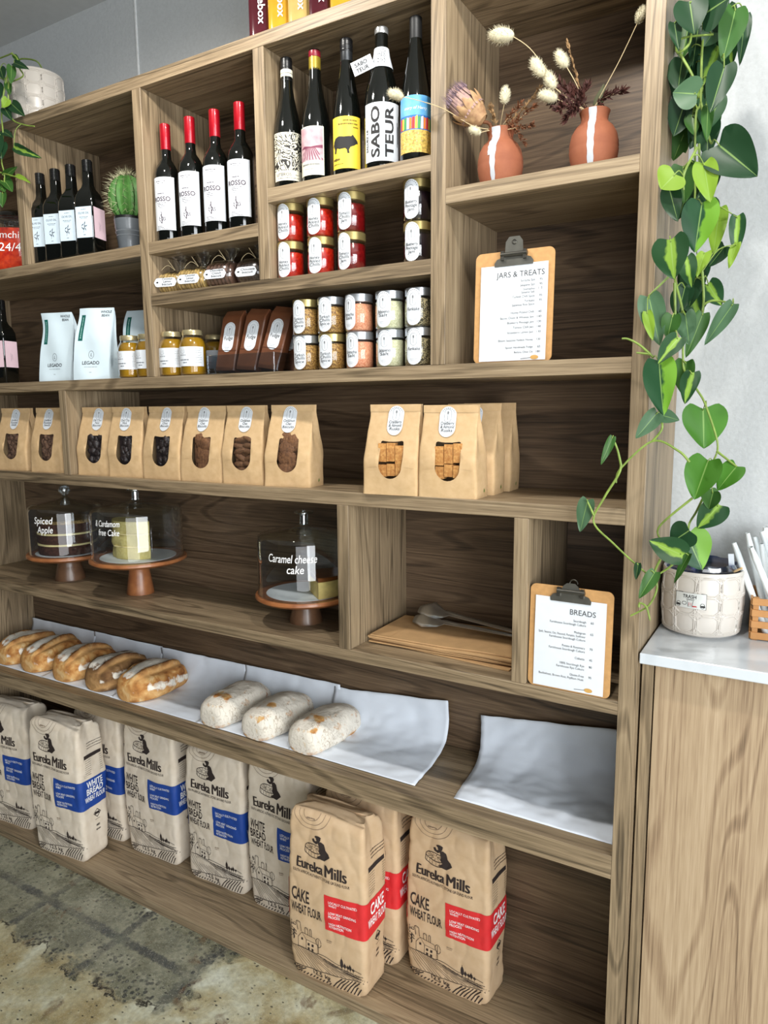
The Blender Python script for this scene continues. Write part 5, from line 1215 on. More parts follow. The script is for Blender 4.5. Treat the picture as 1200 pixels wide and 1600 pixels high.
def sack(seed, H, paper, band, title, name='flour_sack'):
    t = thing(name, '', 'flour sack', group='flour sacks on the bottom shelf'); FS = sack_F(seed, H); F = FS
    V = [0, .006, .016, .03] + [.03 + (H - .052) * i / 54 for i in range(1, 55)] + [H - .016, H - .011, H - .007, H - .004, H - .0015, H]
    P = []
    half, tot = bag_ring(FWD / 2, FDP / 2, .016, 26, 5, 16)
    S_ = half + [-s for s in reversed(half[1:-1])]
    for v in V: P.append([FS(s, v) for s in S_])
    n = len(S_); rim = P[-1]; c = sum(rim, Vector()) / n
    for q in (.93, .8, .62, .4, .18):
        P.append([Vector((c.x + (p.x - c.x) * (q if abs(p.y) < .01 else .5 + q * .5), c.y + (p.y - c.y) * q, c.z + (1 - q) * .012 + .004 * noise.noise(p * 14 + Vector((q * 6, seed, 0))))) for p in rim])
    mb = MB(); o = mb.grid(P, 0, True); mb.f.append(tuple(reversed(range(n)))); mb.m.append(0)
    m_ = len(P) - 1; mb.f.append(tuple(o + m_ * n + j for j in range(n))); mb.m.append(0)
    mb.build('paper_sack', paper, t, ang=48)
    # colour band: from mid front round the right side, and a sliver at the left edge
    a = FWD / 2; white = len(title) == 3; b0, b1 = (.205, .315) if white else (.195, .308)
    def strip(u0, u1, nj=72): mb_.grid([[on(F, u0 + (u1 - u0) * j / nj, b0 + (b1 - b0) * i / 12, .0011) for j in range(nj + 1)] for i in range(13)])
    mb_ = MB(); strip(.004, a + FDP + .01); strip(-a - .03, -a + .006); bd = mb_.build('colour_band', band, t)
    mb = MB()
    for i, ls in enumerate((('LOCALLY CULTIVATED', 'WHEAT'), ('LOW HEAT GRINDING', 'PROCESS'), ('HIGH NUTRITION', 'RETENTION'))):
        for j, s in enumerate(ls): text(mb, F, s, .018, b1 - .024 - i * .034 - j * .0105, .0112, fit=min(.094, .0053 * len(s)), al='L', bold=.008, off=.0017)
    for s, v, sz, ft in ((('WHITE', .283, .034, .074), ('BREAD', .256, .034, .078), ('WHEAT FLOUR', .231, .027, .098)) if white else (('CAKE', .26, .05, .072), ('WHEAT FLOUR', .225, .036, .1))):
        text(mb, F, s, a + FDP * .5 - .004, v, sz, fit=ft, bold=.022, off=.0017)
    mb.build('band_lettering', WHITEINK, bd)
    mb = MB(); y0 = .016
    for du in (0, .0011, .0022, .0033):
        text(mb, F, 'Eureka', -.099 + du, .362, .047, fit=.094, al='L', off=.0011 + du * .01); text(mb, F, 'Mills', .005 + du, .362, .052, fit=.071, al='L', off=.0011 + du * .01)
    text(mb, F, "SOUTH AFRICA'S AUTHENTIC STONE GROUND FLOUR", -.012, .346, .0125, fit=.2, bold=.008, off=.0011)
    for s, v, sz, ft in ((('WHITE', .284, .041, .066), ('BREAD', .251, .041, .068), ('WHEAT FLOUR', .222, .033, .104)) if white else (('CAKE', .256, .054, .066), ('WHEAT FLOUR', .216, .043, .108))):
        text(mb, F, s, -.116, v, sz, fit=ft, al='L', bold=.02, off=.0011)
    # miller with the grindstone
    e = .0011; cu, cv = -.036, .433; stroke(mb, F, arc(cu, cv, .034, .0125, 0, 350, 26), .0022, e, closed=True)
    stroke(mb, F, arc(cu, cv - .014, .034, .0125, 180, 360, 16), .0022, e); stroke(mb, F, [(cu - .034, cv), (cu - .034, cv - .014)], .002, e); stroke(mb, F, [(cu + .034, cv), (cu + .034, cv - .014)], .002, e)
    for i in range(11):
        g = math.radians(i * 32.7 + 8); stroke(mb, F, [(cu + .008 * math.cos(g), cv + .003 * math.sin(g)), (cu + .03 * math.cos(g), cv + .011 * math.sin(g))], .0012, e)
    for i in range(8): g = math.radians(190 + i * 22); stroke(mb, F, [(cu + .034 * math.cos(g), cv + .0125 * math.sin(g) - .002), (cu + .034 * math.cos(g), cv + .0125 * math.sin(g) - .012)], .001, e)
    poly(mb, F, [(cu + .012, cv - .022), (cu + .04, cv - .026), (cu + .058, cv - .010), (cu + .052, cv - .002), (cu + .042, cv + .006), (cu + .036, cv + .022), (cu + .026, cv + .027), (cu + .016, cv + .022), (cu + .02, cv + .008), (cu + .018, cv - .004), (cu + .026, cv - .012)], e)
    poly(mb, F, [(cu + .024, cv + .025), (cu + .010, cv + .016), (cu - .003, cv + .020), (cu - .006, cv + .027), (cu + .001, cv + .031), (cu + .006, cv + .024), (cu + .018, cv + .029)], e)
    poly(mb, F, arc(cu + .017, cv + .033, .0078, .0080, 0, 345, 14), e); poly(mb, F, arc(cu + .015, cv + .037, .0110, .0042, 0, 345, 12), e + .0001)
    # country scene along the foot of the front
    e = .001; hs = .0016
    def st(pts, w=hs): stroke(mb, F, pts, w, e)
    st([(-.098, .1), (-.098, .13), (-.084, .15), (-.07, .13), (-.07, .1)]); st([(-.084, .15), (-.036, .147), (-.026, .128), (-.07, .13)]); st([(-.028, .128), (-.028, .098), (-.098, .1)])
    for u in (-.06, -.046): rect(mb, F, u, .118, .007, .008, e, 1, 1); rect(mb, F, u, .104, .007, .008, e, 1, 1)
    rect(mb, F, -.084, .128, .006, .008, e, 1, 1)
    for u, v, w, h in ((-.093, .152, .014, .03), (-.066, .15, .011, .018), (-.05, .149, .006, .02)): st([(u - w / 2, v), (u - w / 2, v + h), (u + w / 2, v + h), (u + w / 2, v)]); st(arc(u, v + h, w / 2, .004, 0, 180, 6))
    st(arc(-.024, .136, .009, .0155, 0, 350, 14)); st([(-.024, .1), (-.024, .148)], .0014)
    r = random.Random(seed + 3)
    for i in range(34):
        u, v = -.122 + r.uniform(-.008, .018), .125 + r.uniform(0, .05); g = r.uniform(0, 6); st([(u, v), (u + .006 * math.cos(g), v + .006 * math.sin(g))], .0022)
    st([(-.128, .09), (-.114, .12), (-.112, .15)], .003)
    hill = lambda u: .100 - .13 * (u + .13) * .5 + .006 * math.sin((u + .13) * 22)
    low = lambda u: .026 + .13 * (u + .13)
    st([(-.13 + .255 * i / 20, hill(-.13 + .255 * i / 20) - .004) for i in range(21)], .002)
    st([(-.03 + .15 * i / 12, .100 - .012 * i / 12 + .003 * math.sin(i * .8)) for i in range(13)], .0018)
    for i in range(9): st([(-.02 + .015 * i, .094 - .002 * i), (.002 + .014 * i, .088 - .002 * i)], .0014)
    for u, h in ((.056, .030), (.066, .014), (.076, .011), (.084, .017), (.094, .008)): poly(mb, F, arc(u, .088 + h * .4, .004 + h * .04, h * .5, 0, 345, 10), e); st([(u, .08), (u, .09 + h)], .0013)
    st([(-.132 + .26 * i / 20, low(-.132 + .26 * i / 20)) for i in range(21)], .0024)
    for i in range(25):
        u = -.132 + .0102 * i; u2 = min(.130, u + .05 + .0035 * i); st([(u, hill(u) - .007), ((u + u2) / 2, (hill(u) + low(u2)) / 2 - .004), (u2, low(u2) + .003)], .0013 + .0003 * (i % 2))
    for i in range(23):
        u = -.122 + .0118 * i; v1 = low(u) - .004
        if -.074 < u < .046: st([(u - .028, .014), (u - .036, .005)], .003); continue
        st([(u, v1), (max(-.133, u - .02), v1 * .55), (max(-.133, u - .034), .005)], .0032)
    text(mb, F, '12.5 kg', -.018, .021, .023, bold=.012, off=.0012)
    # side panel print: table and marks
    G = lambda u, v: FS(a + .004 + u, v)
    rect(mb, F, a + FDP * .52, .402, .098, .013, .001, 6, 1); stroke(mb, F, [(a + .016, .395), (a + FDP - .012, .395), (a + FDP - .012, .325), (a + .016, .325)], .0009, .001, closed=True)
    for i in range(8): squiggle(mb, F, a + .036, .388 - i * .008, .03, .002, i + 40); squiggle(mb, F, a + FDP - .03, .388 - i * .008, .014, .002, i + 60)
    for i in range(3): squiggle(mb, F, a + FDP * .55, .45 - i * .010, .07, .0032, i + 80)
    cm = a + FDP * .5; stroke(mb, F, [(cm - .016, .17), (cm, .186), (cm + .016, .17), (cm, .154)], .0035, .001, closed=True); poly(mb, F, [(cm - .011, .165), (cm + .011, .165), (cm + .011, .175), (cm - .011, .175)], .001); squiggle(mb, F, cm, .146, .022, .0022, 3)
    squiggle(mb, F, cm, .122, .016, .012, 7); squiggle(mb, F, cm, .105, .02, .008, 9)
    mb.build('printed_artwork', SEPIA, t)
    mb = MB(); ck = H - .012
    for k in (.022, .034, .046): stroke(mb, F, [(u, min(v, H - .001)) for u, v in arc(-.05, H - .002, k * 1.35, k, 180, 360, 20)], .0012, .0009)
    squiggle(mb, F, -.05, H - .018, .03, .004, 5); squiggle(mb, F, .015, .158, .018, .004, 6); squiggle(mb, F, .015, .152, .018, .003, 7)
    mb.build('faint_stamp', FAINT, t)
    return t
WB = ('WHITE', 'BREAD', 'WHEAT FLOUR'); CK = ('CAKE', 'WHEAT FLOUR')
w1, w2 = sack(1, .515, SACKW, BLUEB, WB), sack(2, .515, SACKW, BLUEB, WB); k1 = sack(3, .535, SACKK, REDB, CK); k2 = sack(4, .515, SACKK, REDB, CK)
used = set()
def put(src, label, x, y, rz, lean=0., sc=1.):
    o = dup(src, label, (x, y, Z5), math.radians(rz)) if src in used else src
    used.add(src); o['label'] = label; o.location = (x, y, Z5); o.rotation_euler = (math.radians(lean), 0, math.radians(rz))
    if sc != 1.: o.scale = (1, 1, sc)
put(w1, 'white bread flour sack with blue band, cut off by the photo edge', -2.452, .098, 6)
put(w2, 'white bread flour sack pulled forward to the shelf edge, side lettering showing', -2.078, .068, 6, sc=1.04)
put(w1, 'white bread flour sack behind the pulled forward one, mostly hidden', -2.052, .240, 2, sc=1.02)
put(w2, 'white bread flour sack fully in view, pushed back, facing straight out', -1.752, .240, 2)
put(w1, 'white bread flour sack between two others, third full front from the shelf end', -1.420, .240, 2)
put(w2, 'white bread flour sack partly covered by the front cake flour sack', -1.122, .236, 0)
put(k1, 'cake flour sack with red band pulled forward to the shelf edge', -.812, .069, 2)
put(k2, 'cake flour sack behind the pulled forward red banded one', -.792, .224, 1, sc=1.04)
put(k1, 'cake flour sack with red band standing alone beside empty shelf space', -.492, .228, -2, sc=.965)
# ------------------------------------------------------------------ counter things
CER = pm('white_glazed_ceramic', (200, 193, 184), .3, .02, 20, coat=.3)
def cane_pot(name, label, cat, loc, H, R0, R1, tops):
    t = thing(name, label, cat, loc); mb = MB(); th = .006
    def rad(z): k = z / H; return R0 + (R1 - R0) * k + .10 * (R1) * math.sin(PI * min(1, k * .98)) * .55
    prof = [(R0 * .82, 0), (R0 * .84, .004), (R0 * .86, .0045)] + [(rad(H * i / 14), .006 + (H - .006) * i / 14) for i in range(15)] + [(rad(H) - .003, H + .002), (rad(H) - th, H)] + [(rad(H * i / 8) - th, .01 + (H - .01) * i / 8) for i in range(7, 0, -1)] + [(.001, .014)]
    mb.lathe(prof, 56, caps=False); mb.build('pot', CER, t, ang=50)
    S_ = lambda u, v: Vector((rad(v) * math.sin(u / R1), -rad(v) * math.cos(u / R1), .006 + (H - .006) * v / H))
    mb = MB(); n = round(2 * PI * R1 / .050); p = 2 * PI * R1 / n; rws = max(2, round(H / p)); q = (H - .012) / rws
    def tb(pts, r=.0017): mb.tube([S_(u, min(max(v, .002), H)) for u, v in pts], r, 5)
    for i in range(n):
        u0 = i * p
        for du in (-.0035, .0035): tb([(u0 + du, .004 + (H - .006) * j / 8) for j in range(9)])
        for j in range(rws):
            v0 = .006 + j * q; cu, cv = u0 + p / 2, v0 + q / 2; a_, b_ = p * .5, q * .5
            tb([(cu + a_ * x, cv + b_ * y) for x, y in ((-.42, -.98), (.42, -.98), (.98, -.42), (.98, .42), (.42, .98), (-.42, .98), (-.98, .42), (-.98, -.42), (-.42, -.98))], .0019)
            for sx, sy in ((1, 1), (1, -1), (-1, 1), (-1, -1)): tb([(cu + a_ * sx * .55, cv + b_ * sy * .88), (cu + a_ * sx * 1.0, cv + b_ * sy * 1.0)], .0014); tb([(cu + a_ * sx * .88, cv + b_ * sy * .55), (cu + a_ * sx * 1.0, cv + b_ * sy * 1.0)], .0014)
    for j in range(rws + 1):
        for dv in (-.003, .003): tb([(2 * PI * R1 * k / 40, .006 + j * q + dv) for k in range(41)])
    mb.build('cane_relief', CER, t, ang=60)
    mb = MB(); mb.lathe([(rad(H) - .002, H - .006), (rad(H) + .002, H - .004), (rad(H) + .002, H + .001), (rad(H), H + .004), (rad(H) - .005, H + .002)], 56, caps=False); mb.build('rim', CER, t)
    return t, S_, rad
tp, S_, rad = cane_pot('trash_pot', 'white cane patterned ceramic pot with a TRASH sticker on the worktop', 'trash pot', (.130, .248, ZK), .148, .084, .086, None)
mb = MB(); mb.lathe([(.03, .07), (.06, .1), (.0725, .14), (.074, .158), (.071, .166), (.068, .15), (.05, .108), (.02, .076)], 44, caps=False)
for i, (a, b, c) in enumerate(mb.v): k = 1 + .05 * noise.noise(Vector((a * 40, b * 40, c * 60))); mb.v[i] = (a * k, b * k, c + .006 * noise.noise(Vector((a * 60, b * 60, 3))))
o_ = mb.build('liner_bag', glass('blue_film_liner', (150, 170, 205), .8, .15, .12), tp)
U0 = -.012
mb = MB(); G = lambda u, v: on(S_, U0 + u, .086 + v, .0035)
rect(mb, G, 0, 0, .062, .036, .0002, 10, 2); pl = mb.build('sticker', pm('pale_grey_sticker', (206, 208, 204), .35, .02), tp)
mb = MB(); stroke(mb, G, [(-.031, -.018), (.031, -.018), (.031, .018), (-.031, .018)], .0012, .0006, closed=True); text(mb, G, 'TRASH', -.002, .0058, .0118, fit=.027, bold=.01, off=.0006)
stroke(mb, G, [(-.006, .001), (.006, .001), (.004, -.014), (-.004, -.014)], .0009, .0006, closed=True); stroke(mb, G, [(-.008, .003), (.008, .0035)], .0012, .0006)
for u, w in ((-.024, .006), (.024, .006)): stroke(mb, G, arc(u, -.010, w * .7, .006, 0, 350, 10), .0009, .0006)
stroke(mb, G, arc(-.012, -.007, .0045, .004, 0, 350, 10), .0009, .0006); stroke(mb, G, [(-.03, -.014), (.03, -.013)], .0008, .0006); poly(mb, G, [(-.029, -.0135), (-.021, -.0135), (-.021, -.009), (-.029, -.009)], .0006); poly(mb, G, [(.021, -.0135), (.029, -.0135), (.029, -.009), (.021, -.009)], .0006); mb.build('lettering', INK, pl)
mb = MB()
for u in (-.002, .002): stroke(mb, G, [(u, -.012), (u, -.004)], .0009, .0006)
poly(mb, G, [(.005, -.0145), (.014, -.0135), (.012, -.011), (.005, -.011)], .0006); mb.build('red_marks', pm('red_mark', (186, 60, 60), .6), pl)
t = thing('straw_wrapper', 'torn white paper straw wrapper sticking out of the trash pot', 'straw wrapper', (.19, .245, ZK + .16)); mb = MB()
mb.box(-.006, .006, -.001, .0005, -.06, .028); mb.xf(Matrix.Rotation(math.radians(-6), 4, 'Y')); mb.build('paper', PAPER, t)
t = thing('wooden_stick', 'short wooden stirrer poking over the trash pot rim', 'stirrer', (.196, .215, ZK + .154)); mb = MB(); mb.tube([(-.012, .01, -.012), (.018, -.004, .01)], .0028, 8); mb.build('stick', pm('raw_birch', (206, 176, 130), .7), t)
# straw holder
BEECH = pm('beech_wood', (190, 138, 82), .55, .15, 20, rgb2=(172, 120, 68))
t = thing('straw_holder', 'slatted wooden holder full of wrapped straws on the worktop', 'straw holder', (.300, .285, ZK), math.radians(4)); w = .058
for sx in (-1, 1):
    for sy in (-1, 1): bevbox('corner_post', sx * w - .006, sx * w + .006, sy * w - .006, sy * w + .006, 0, .098, BEECH, t, .0008)
for i in range(4):
    z0 = .003 + .0262 * i
    for s in (-1, 1):
        bevbox('slat', -w - .008, w + .008, s * (w + .0085) - .0024, s * (w + .0085) + .0024, z0, z0 + .0155, BEECH, t, .0008)
        bevbox('slat', s * (w + .0085) - .0024, s * (w + .0085) + .0024, -w - .0055, w + .0055, z0, z0 + .0155, BEECH, t, .0008)
bevbox('bottom_plate', -w, w, -w, w, .002, .006, BEECH, t, 0)
STRAW = pm('white_straw_wrapper', (232, 238, 240), .6, .02, 60, bump=.1)
r = random.Random(21)
SL = ['outermost wrapped straw leaning far over the trash pot', 'wrapped straw leaning next to the outermost one', 'wrapped straw at the front of the bundle, third from the pot', 'wrapped straw standing in front, nearly upright', 'tallest wrapped straw in the holder', 'wrapped straw at the back near the wall', 'wrapped straw in the middle of the bundle', 'wrapped straw leaning towards the frame edge', 'wrapped straw beside the holder corner post', 'wrapped straw crossing behind the tallest one', 'wrapped straw pressed against the rear slats', 'wrapped straw near the frame edge, leaning back']
for i in range(12):
    bx, by = (-.03 + .012 * i * .45, -.035 + .018 * (i % 4)); tx = [-.115, -.085, -.07, -.05, -.03, -.055, -.02, .0, -.08, .03, -.06, .05][i]; L = r.uniform(.215, .25)
    d = Vector((tx - bx, r.uniform(-.03, .02), L)).normalized()
    t = thing('wrapped_straw', SL[i], 'straw', (.300 + bx, .285 + by, ZK + .0065), 0, 'wrapped straws in the wooden holder'); q = d.to_track_quat('Z', 'Y').to_matrix(); mb = MB(); P = []
    for k in range(9):
        z = L * k / 8; rr = .0072 if k < 8 else .0080; P.append([q @ Vector((rr * math.cos(2 * PI * j / 10) * (1.25 if k == 8 else 1), rr * math.sin(2 * PI * j / 10) * (.6 if k == 8 else 1), z)) for j in range(10)])
    mb.grid(P, 0, True); mb.f.append(tuple(reversed(range(10)))); mb.m.append(0); mb.build('wrapper', STRAW, t)
# ------------------------------------------------------------------ plants
def leafmat(name, dark, light, edge):
    """heart leaf: dark blade, lighter variegation in a zone of the blade's own width"""
    m, nt, b = newmat(name); uv = N(nt, 'ShaderNodeUVMap'); uv.uv_map = 'UVMap'; sp = N(nt, 'ShaderNodeSeparateXYZ'); nt.links.new(uv.outputs[0], sp.inputs[0])
    tc = N(nt, 'ShaderNodeTexCoord'); n = N(nt, 'ShaderNodeTexNoise'); n.inputs['Scale'].default_value = 45; nt.links.new(tc.outputs['Object'], n.inputs['Vector'])
    x = sp.outputs[0]
    if edge == 'streak':
        q = N(nt, 'ShaderNodeMath', operation='ABSOLUTE'); nt.links.new(x, q.inputs[0]); mr = N(nt, 'ShaderNodeMapRange'); mr.inputs['From Min'].default_value = .36; mr.inputs['From Max'].default_value = .2
    else:
        q = N(nt, 'ShaderNodeMath', operation='ADD'); q.inputs[1].default_value = 0; nt.links.new(x, q.inputs[0]); mr = N(nt, 'ShaderNodeMapRange'); mr.inputs['From Min'].default_value = -.2 if edge == 'half' else 5; mr.inputs['From Max'].default_value = -.05 if edge == 'half' else 6
    a = N(nt, 'ShaderNodeMath', operation='ADD'); s = N(nt, 'ShaderNodeMath', operation='MULTIPLY_ADD'); s.inputs[1].default_value = .7; s.inputs[2].default_value = -.35
    nt.links.new(n.outputs['Fac'], s.inputs[0]); nt.links.new(q.outputs[0], a.inputs[0]); nt.links.new(s.outputs[0], a.inputs[1]); nt.links.new(a.outputs[0], mr.inputs['Value'])
    mx = N(nt, 'ShaderNodeMix', data_type='RGBA'); nt.links.new(mr.outputs[0], mx.inputs['Factor']); mx.inputs['A'].default_value = lin(dark); mx.inputs['B'].default_value = lin(light)
    # pale midrib
    q2 = N(nt, 'ShaderNodeMath', operation='ABSOLUTE'); nt.links.new(x, q2.inputs[0]); r2 = N(nt, 'ShaderNodeMapRange'); r2.inputs['From Min'].default_value = .05; r2.inputs['From Max'].default_value = .02; nt.links.new(q2.outputs[0], r2.inputs['Value'])
    m2 = N(nt, 'ShaderNodeMix', data_type='RGBA'); k = N(nt, 'ShaderNodeMath', operation='MULTIPLY'); k.inputs[1].default_value = .55; nt.links.new(r2.outputs[0], k.inputs[0]); nt.links.new(k.outputs[0], m2.inputs['Factor']); nt.links.new(mx.outputs['Result'], m2.inputs['A']); m2.inputs['B'].default_value = lin((156, 190, 108))
    nt.links.new(m2.outputs['Result'], b.inputs['Base Color']); b.inputs['Roughness'].default_value = .42; b.inputs['Specular IOR Level'].default_value = .32
    tl = N(nt, 'ShaderNodeBsdfTranslucent'); nt.links.new(m2.outputs['Result'], tl.inputs[0]); ms = N(nt, 'ShaderNodeMixShader'); ms.inputs[0].default_value = .22
    out = nt.nodes['Material Output']; nt.links.new(b.outputs[0], ms.inputs[1]); nt.links.new(tl.outputs[0], ms.inputs[2]); nt.links.new(ms.outputs[0], out.inputs[0])
    return m
LM = {'d': leafmat('leaf_dark_green', (32, 64, 38), (96, 150, 50), 'none'), 'g': leafmat('leaf_mid_green', (58, 98, 42), (130, 176, 60), 'none'), 'l': leafmat('leaf_lime', (132, 166, 54), (170, 200, 80), 'none'), 'b': leafmat('leaf_bright_green', (70, 122, 38), (120, 170, 50), 'none'),
      's': leafmat('leaf_streaked', (40, 76, 44), (136, 172, 66), 'streak'), 'h': leafmat('leaf_half_lime', (114, 164, 52), (36, 76, 46), 'half'), 'y': leafmat('leaf_grey_green', (80, 112, 82), (120, 150, 110), 'none')}
VSTEM = pm('green_vine_stem', (126, 150, 66), .5, .15, 60)
def heart(i, P0, P1, w, mk, root, o, near_=None):
    P0, P1 = Vector(P0), Vector(P1); r = random.Random(i * 7 + 1); ax = P1 - P0; L = ax.length; d = ax.normalized()
    toc = (Vector(cam.location) - P0).normalized(); tilt = Vector((r.uniform(-.45, .45), r.uniform(-.3, .1), r.uniform(-.1, .5)))
    n = (toc + tilt); n = (n - d * n.dot(d)).normalized(); s = d.cross(n).normalized()
    fold = r.uniform(.1, .38); droop = r.uniform(-.02, .14); mb = MB(); P = []; nt_, ns = 16, 10
    narrow = w / L
    for a in range(nt_ + 1):
        t = a / nt_; row = []
        prof = (math.sin(PI * min(1, (t + .06) / 1.06) ** .62) ** .72) * (1 - .12 * t) if t < 1 else 0
        hw = w / 2 * min(1.04, prof * 1.03)
        for j in range(ns + 1):
            u = 2 * j / ns - 1
            back = -.16 * min(1, narrow * 1.2) * (abs(u) ** 1.3) * max(0, 1 - t / .42) * L * (1 - .35 * abs(u) ** 4)
            y = t * L + back
            h = fold * hw * abs(u) ** 1.25 - droop * L * t * t + .05 * L * math.sin(t * 7 + u * 3 + i) * abs(u) * .35
            row.append(P0 - o + d * y + s * (u * hw) + n * h)
        P.append(row)
    k0 = mb.grid(P)
    if near_:
        q_ = min(near_, key=lambda p: (p - P0).length + (.02 if p.z < P0.z - .01 else 0)); dd = (q_ - P0).length
        if .004 < dd < .16:
            m_ = (q_ + P0) / 2 + n * .006 + Vector((0, 0, .012)) * min(1, dd / .05)
            mb.tube([P0 - o + n * .001 + d * .004, m_ - o, q_ - o], .0011, 5, mi=1, smooth=5)
    for a in range(nt_ + 1):
        for j in range(ns + 1): mb.uv[k0 + a * (ns + 1) + j] = (2 * j / ns - 1, a / nt_)
    return mb.build('leaf', [LM[mk], VSTEM], root, ang=180)
def vine(root, stems, o, r=.0024, mat=VSTEM):
    for pts in stems:
        mb = MB(); mb.tube([Vector(p) - o for p in pts], lambda q: r * (1.1 - .35 * q), 7, smooth=7); mb.build('stem', mat, root)
VINE_LEAVES=[((0.105,0.000,2.464),(0.149,-0.020,2.473),0.071,'d'),((0.137,0.045,2.486),(0.128,0.037,2.418),0.042,'d'),((0.156,0.020,2.469),(0.144,0.005,2.382),0.048,'g'),
((0.168,0.070,2.477),(0.164,0.064,2.386),0.023,'d'),((0.081,-0.015,2.486),(0.093,-0.020,2.426),0.056,'d'),((0.053,0.000,2.464),(0.067,-0.027,2.405),0.022,'d'),
((0.064,0.045,2.416),(0.060,0.016,2.349),0.049,'d'),((0.107,-0.047,2.309),(0.063,-0.044,2.323),0.053,'y'),((0.122,0.070,2.415),(0.086,0.050,2.320),0.057,'s'),
((0.147,-0.015,2.360),(0.129,-0.036,2.275),0.046,'d'),((0.133,0.000,2.333),(0.111,0.010,2.319),0.036,'d'),((0.090,0.045,2.470),(0.084,0.034,2.390),0.034,'d'),
((0.120,0.020,2.438),(0.104,0.023,2.418),0.034,'y'),((0.083,0.070,2.316),(0.090,0.059,2.275),0.030,'g'),((0.122,-0.015,2.297),(0.123,-0.019,2.234),0.021,'g'),
((0.142,0.000,2.229),(0.210,-0.024,2.159),0.080,'d'),((0.076,-0.047,2.175),(0.051,-0.052,2.152),0.065,'l'),((0.078,0.020,2.207),(0.083,0.025,2.139),0.050,'g'),
((0.064,-0.035,2.154),(0.084,-0.044,2.089),0.038,'d'),((0.120,-0.015,2.196),(0.135,-0.015,2.125),0.042,'l'),((0.119,0.000,2.129),(0.110,-0.003,2.039),0.063,'h'),
((0.145,0.045,2.126),(0.141,0.018,2.037),0.034,'l'),((0.180,0.020,2.101),(0.181,0.020,2.027),0.028,'s'),((0.075,-0.059,2.055),(0.084,-0.065,1.981),0.068,'s'),
((0.097,-0.015,2.028),(0.111,-0.033,1.970),0.034,'s'),((0.129,0.000,2.036),(0.118,-0.029,1.991),0.029,'l'),((0.158,0.045,2.052),(0.130,0.050,2.017),0.032,'d'),
((0.182,0.020,2.051),(0.170,0.009,2.004),0.019,'l'),((0.128,0.070,1.987),(0.156,0.069,1.942),0.041,'s'),((0.185,-0.015,1.934),(0.137,-0.010,1.860),0.030,'y'),
((0.035,-0.035,1.957),(0.060,-0.036,1.862),0.047,'y'),((0.035,-0.047,1.927),(0.047,-0.040,1.871),0.020,'l'),((0.093,0.020,1.979),(0.085,0.006,1.926),0.035,'d'),
((0.095,0.070,1.982),(0.118,0.072,1.914),0.045,'s'),((0.101,-0.015,1.922),(0.113,-0.027,1.860),0.039,'y'),((0.131,0.000,1.922),(0.103,0.007,1.838),0.032,'g'),
((0.081,-0.035,1.918),(0.072,-0.030,1.874),0.034,'g'),((0.096,-0.047,1.874),(0.064,-0.073,1.827),0.038,'s'),((0.064,-0.059,1.831),(0.079,-0.084,1.727),0.060,'h'),
((0.120,-0.015,1.808),(0.110,-0.036,1.749),0.035,'s'),((0.105,0.000,1.831),(0.098,0.009,1.764),0.044,'g'),((0.065,-0.059,1.731),(0.029,-0.072,1.680),0.033,'y'),
((0.067,-0.035,1.726),(0.103,-0.040,1.717),0.028,'y'),((0.132,0.070,1.738),(0.140,0.052,1.656),0.086,'b'),((0.157,-0.015,1.637),(0.136,-0.025,1.559),0.066,'b'),
((0.207,0.000,1.626),(0.175,-0.015,1.580),0.044,'b'),((0.154,0.045,1.573),(0.160,0.029,1.539),0.033,'g'),((-0.019,-0.059,1.683),(-0.039,-0.066,1.625),0.017,'g'),
((-0.071,-0.035,1.548),(-0.085,-0.042,1.478),0.035,'y'),((0.169,-0.015,1.576),(0.161,-0.009,1.538),0.034,'g'),((0.180,0.000,1.548),(0.143,-0.003,1.496),0.051,'s'),
((0.132,-0.035,1.498),(0.097,-0.028,1.469),0.054,'d'),((0.120,0.020,1.480),(0.153,0.024,1.408),0.075,'h'),((0.125,-0.059,1.451),(0.058,-0.049,1.475),0.052,'s'),
((0.132,-0.015,1.448),(0.102,-0.018,1.383),0.018,'g'),((0.073,-0.047,1.410),(0.048,-0.070,1.356),0.027,'g'),((0.042,-0.059,1.427),(0.037,-0.055,1.390),0.014,'d')]
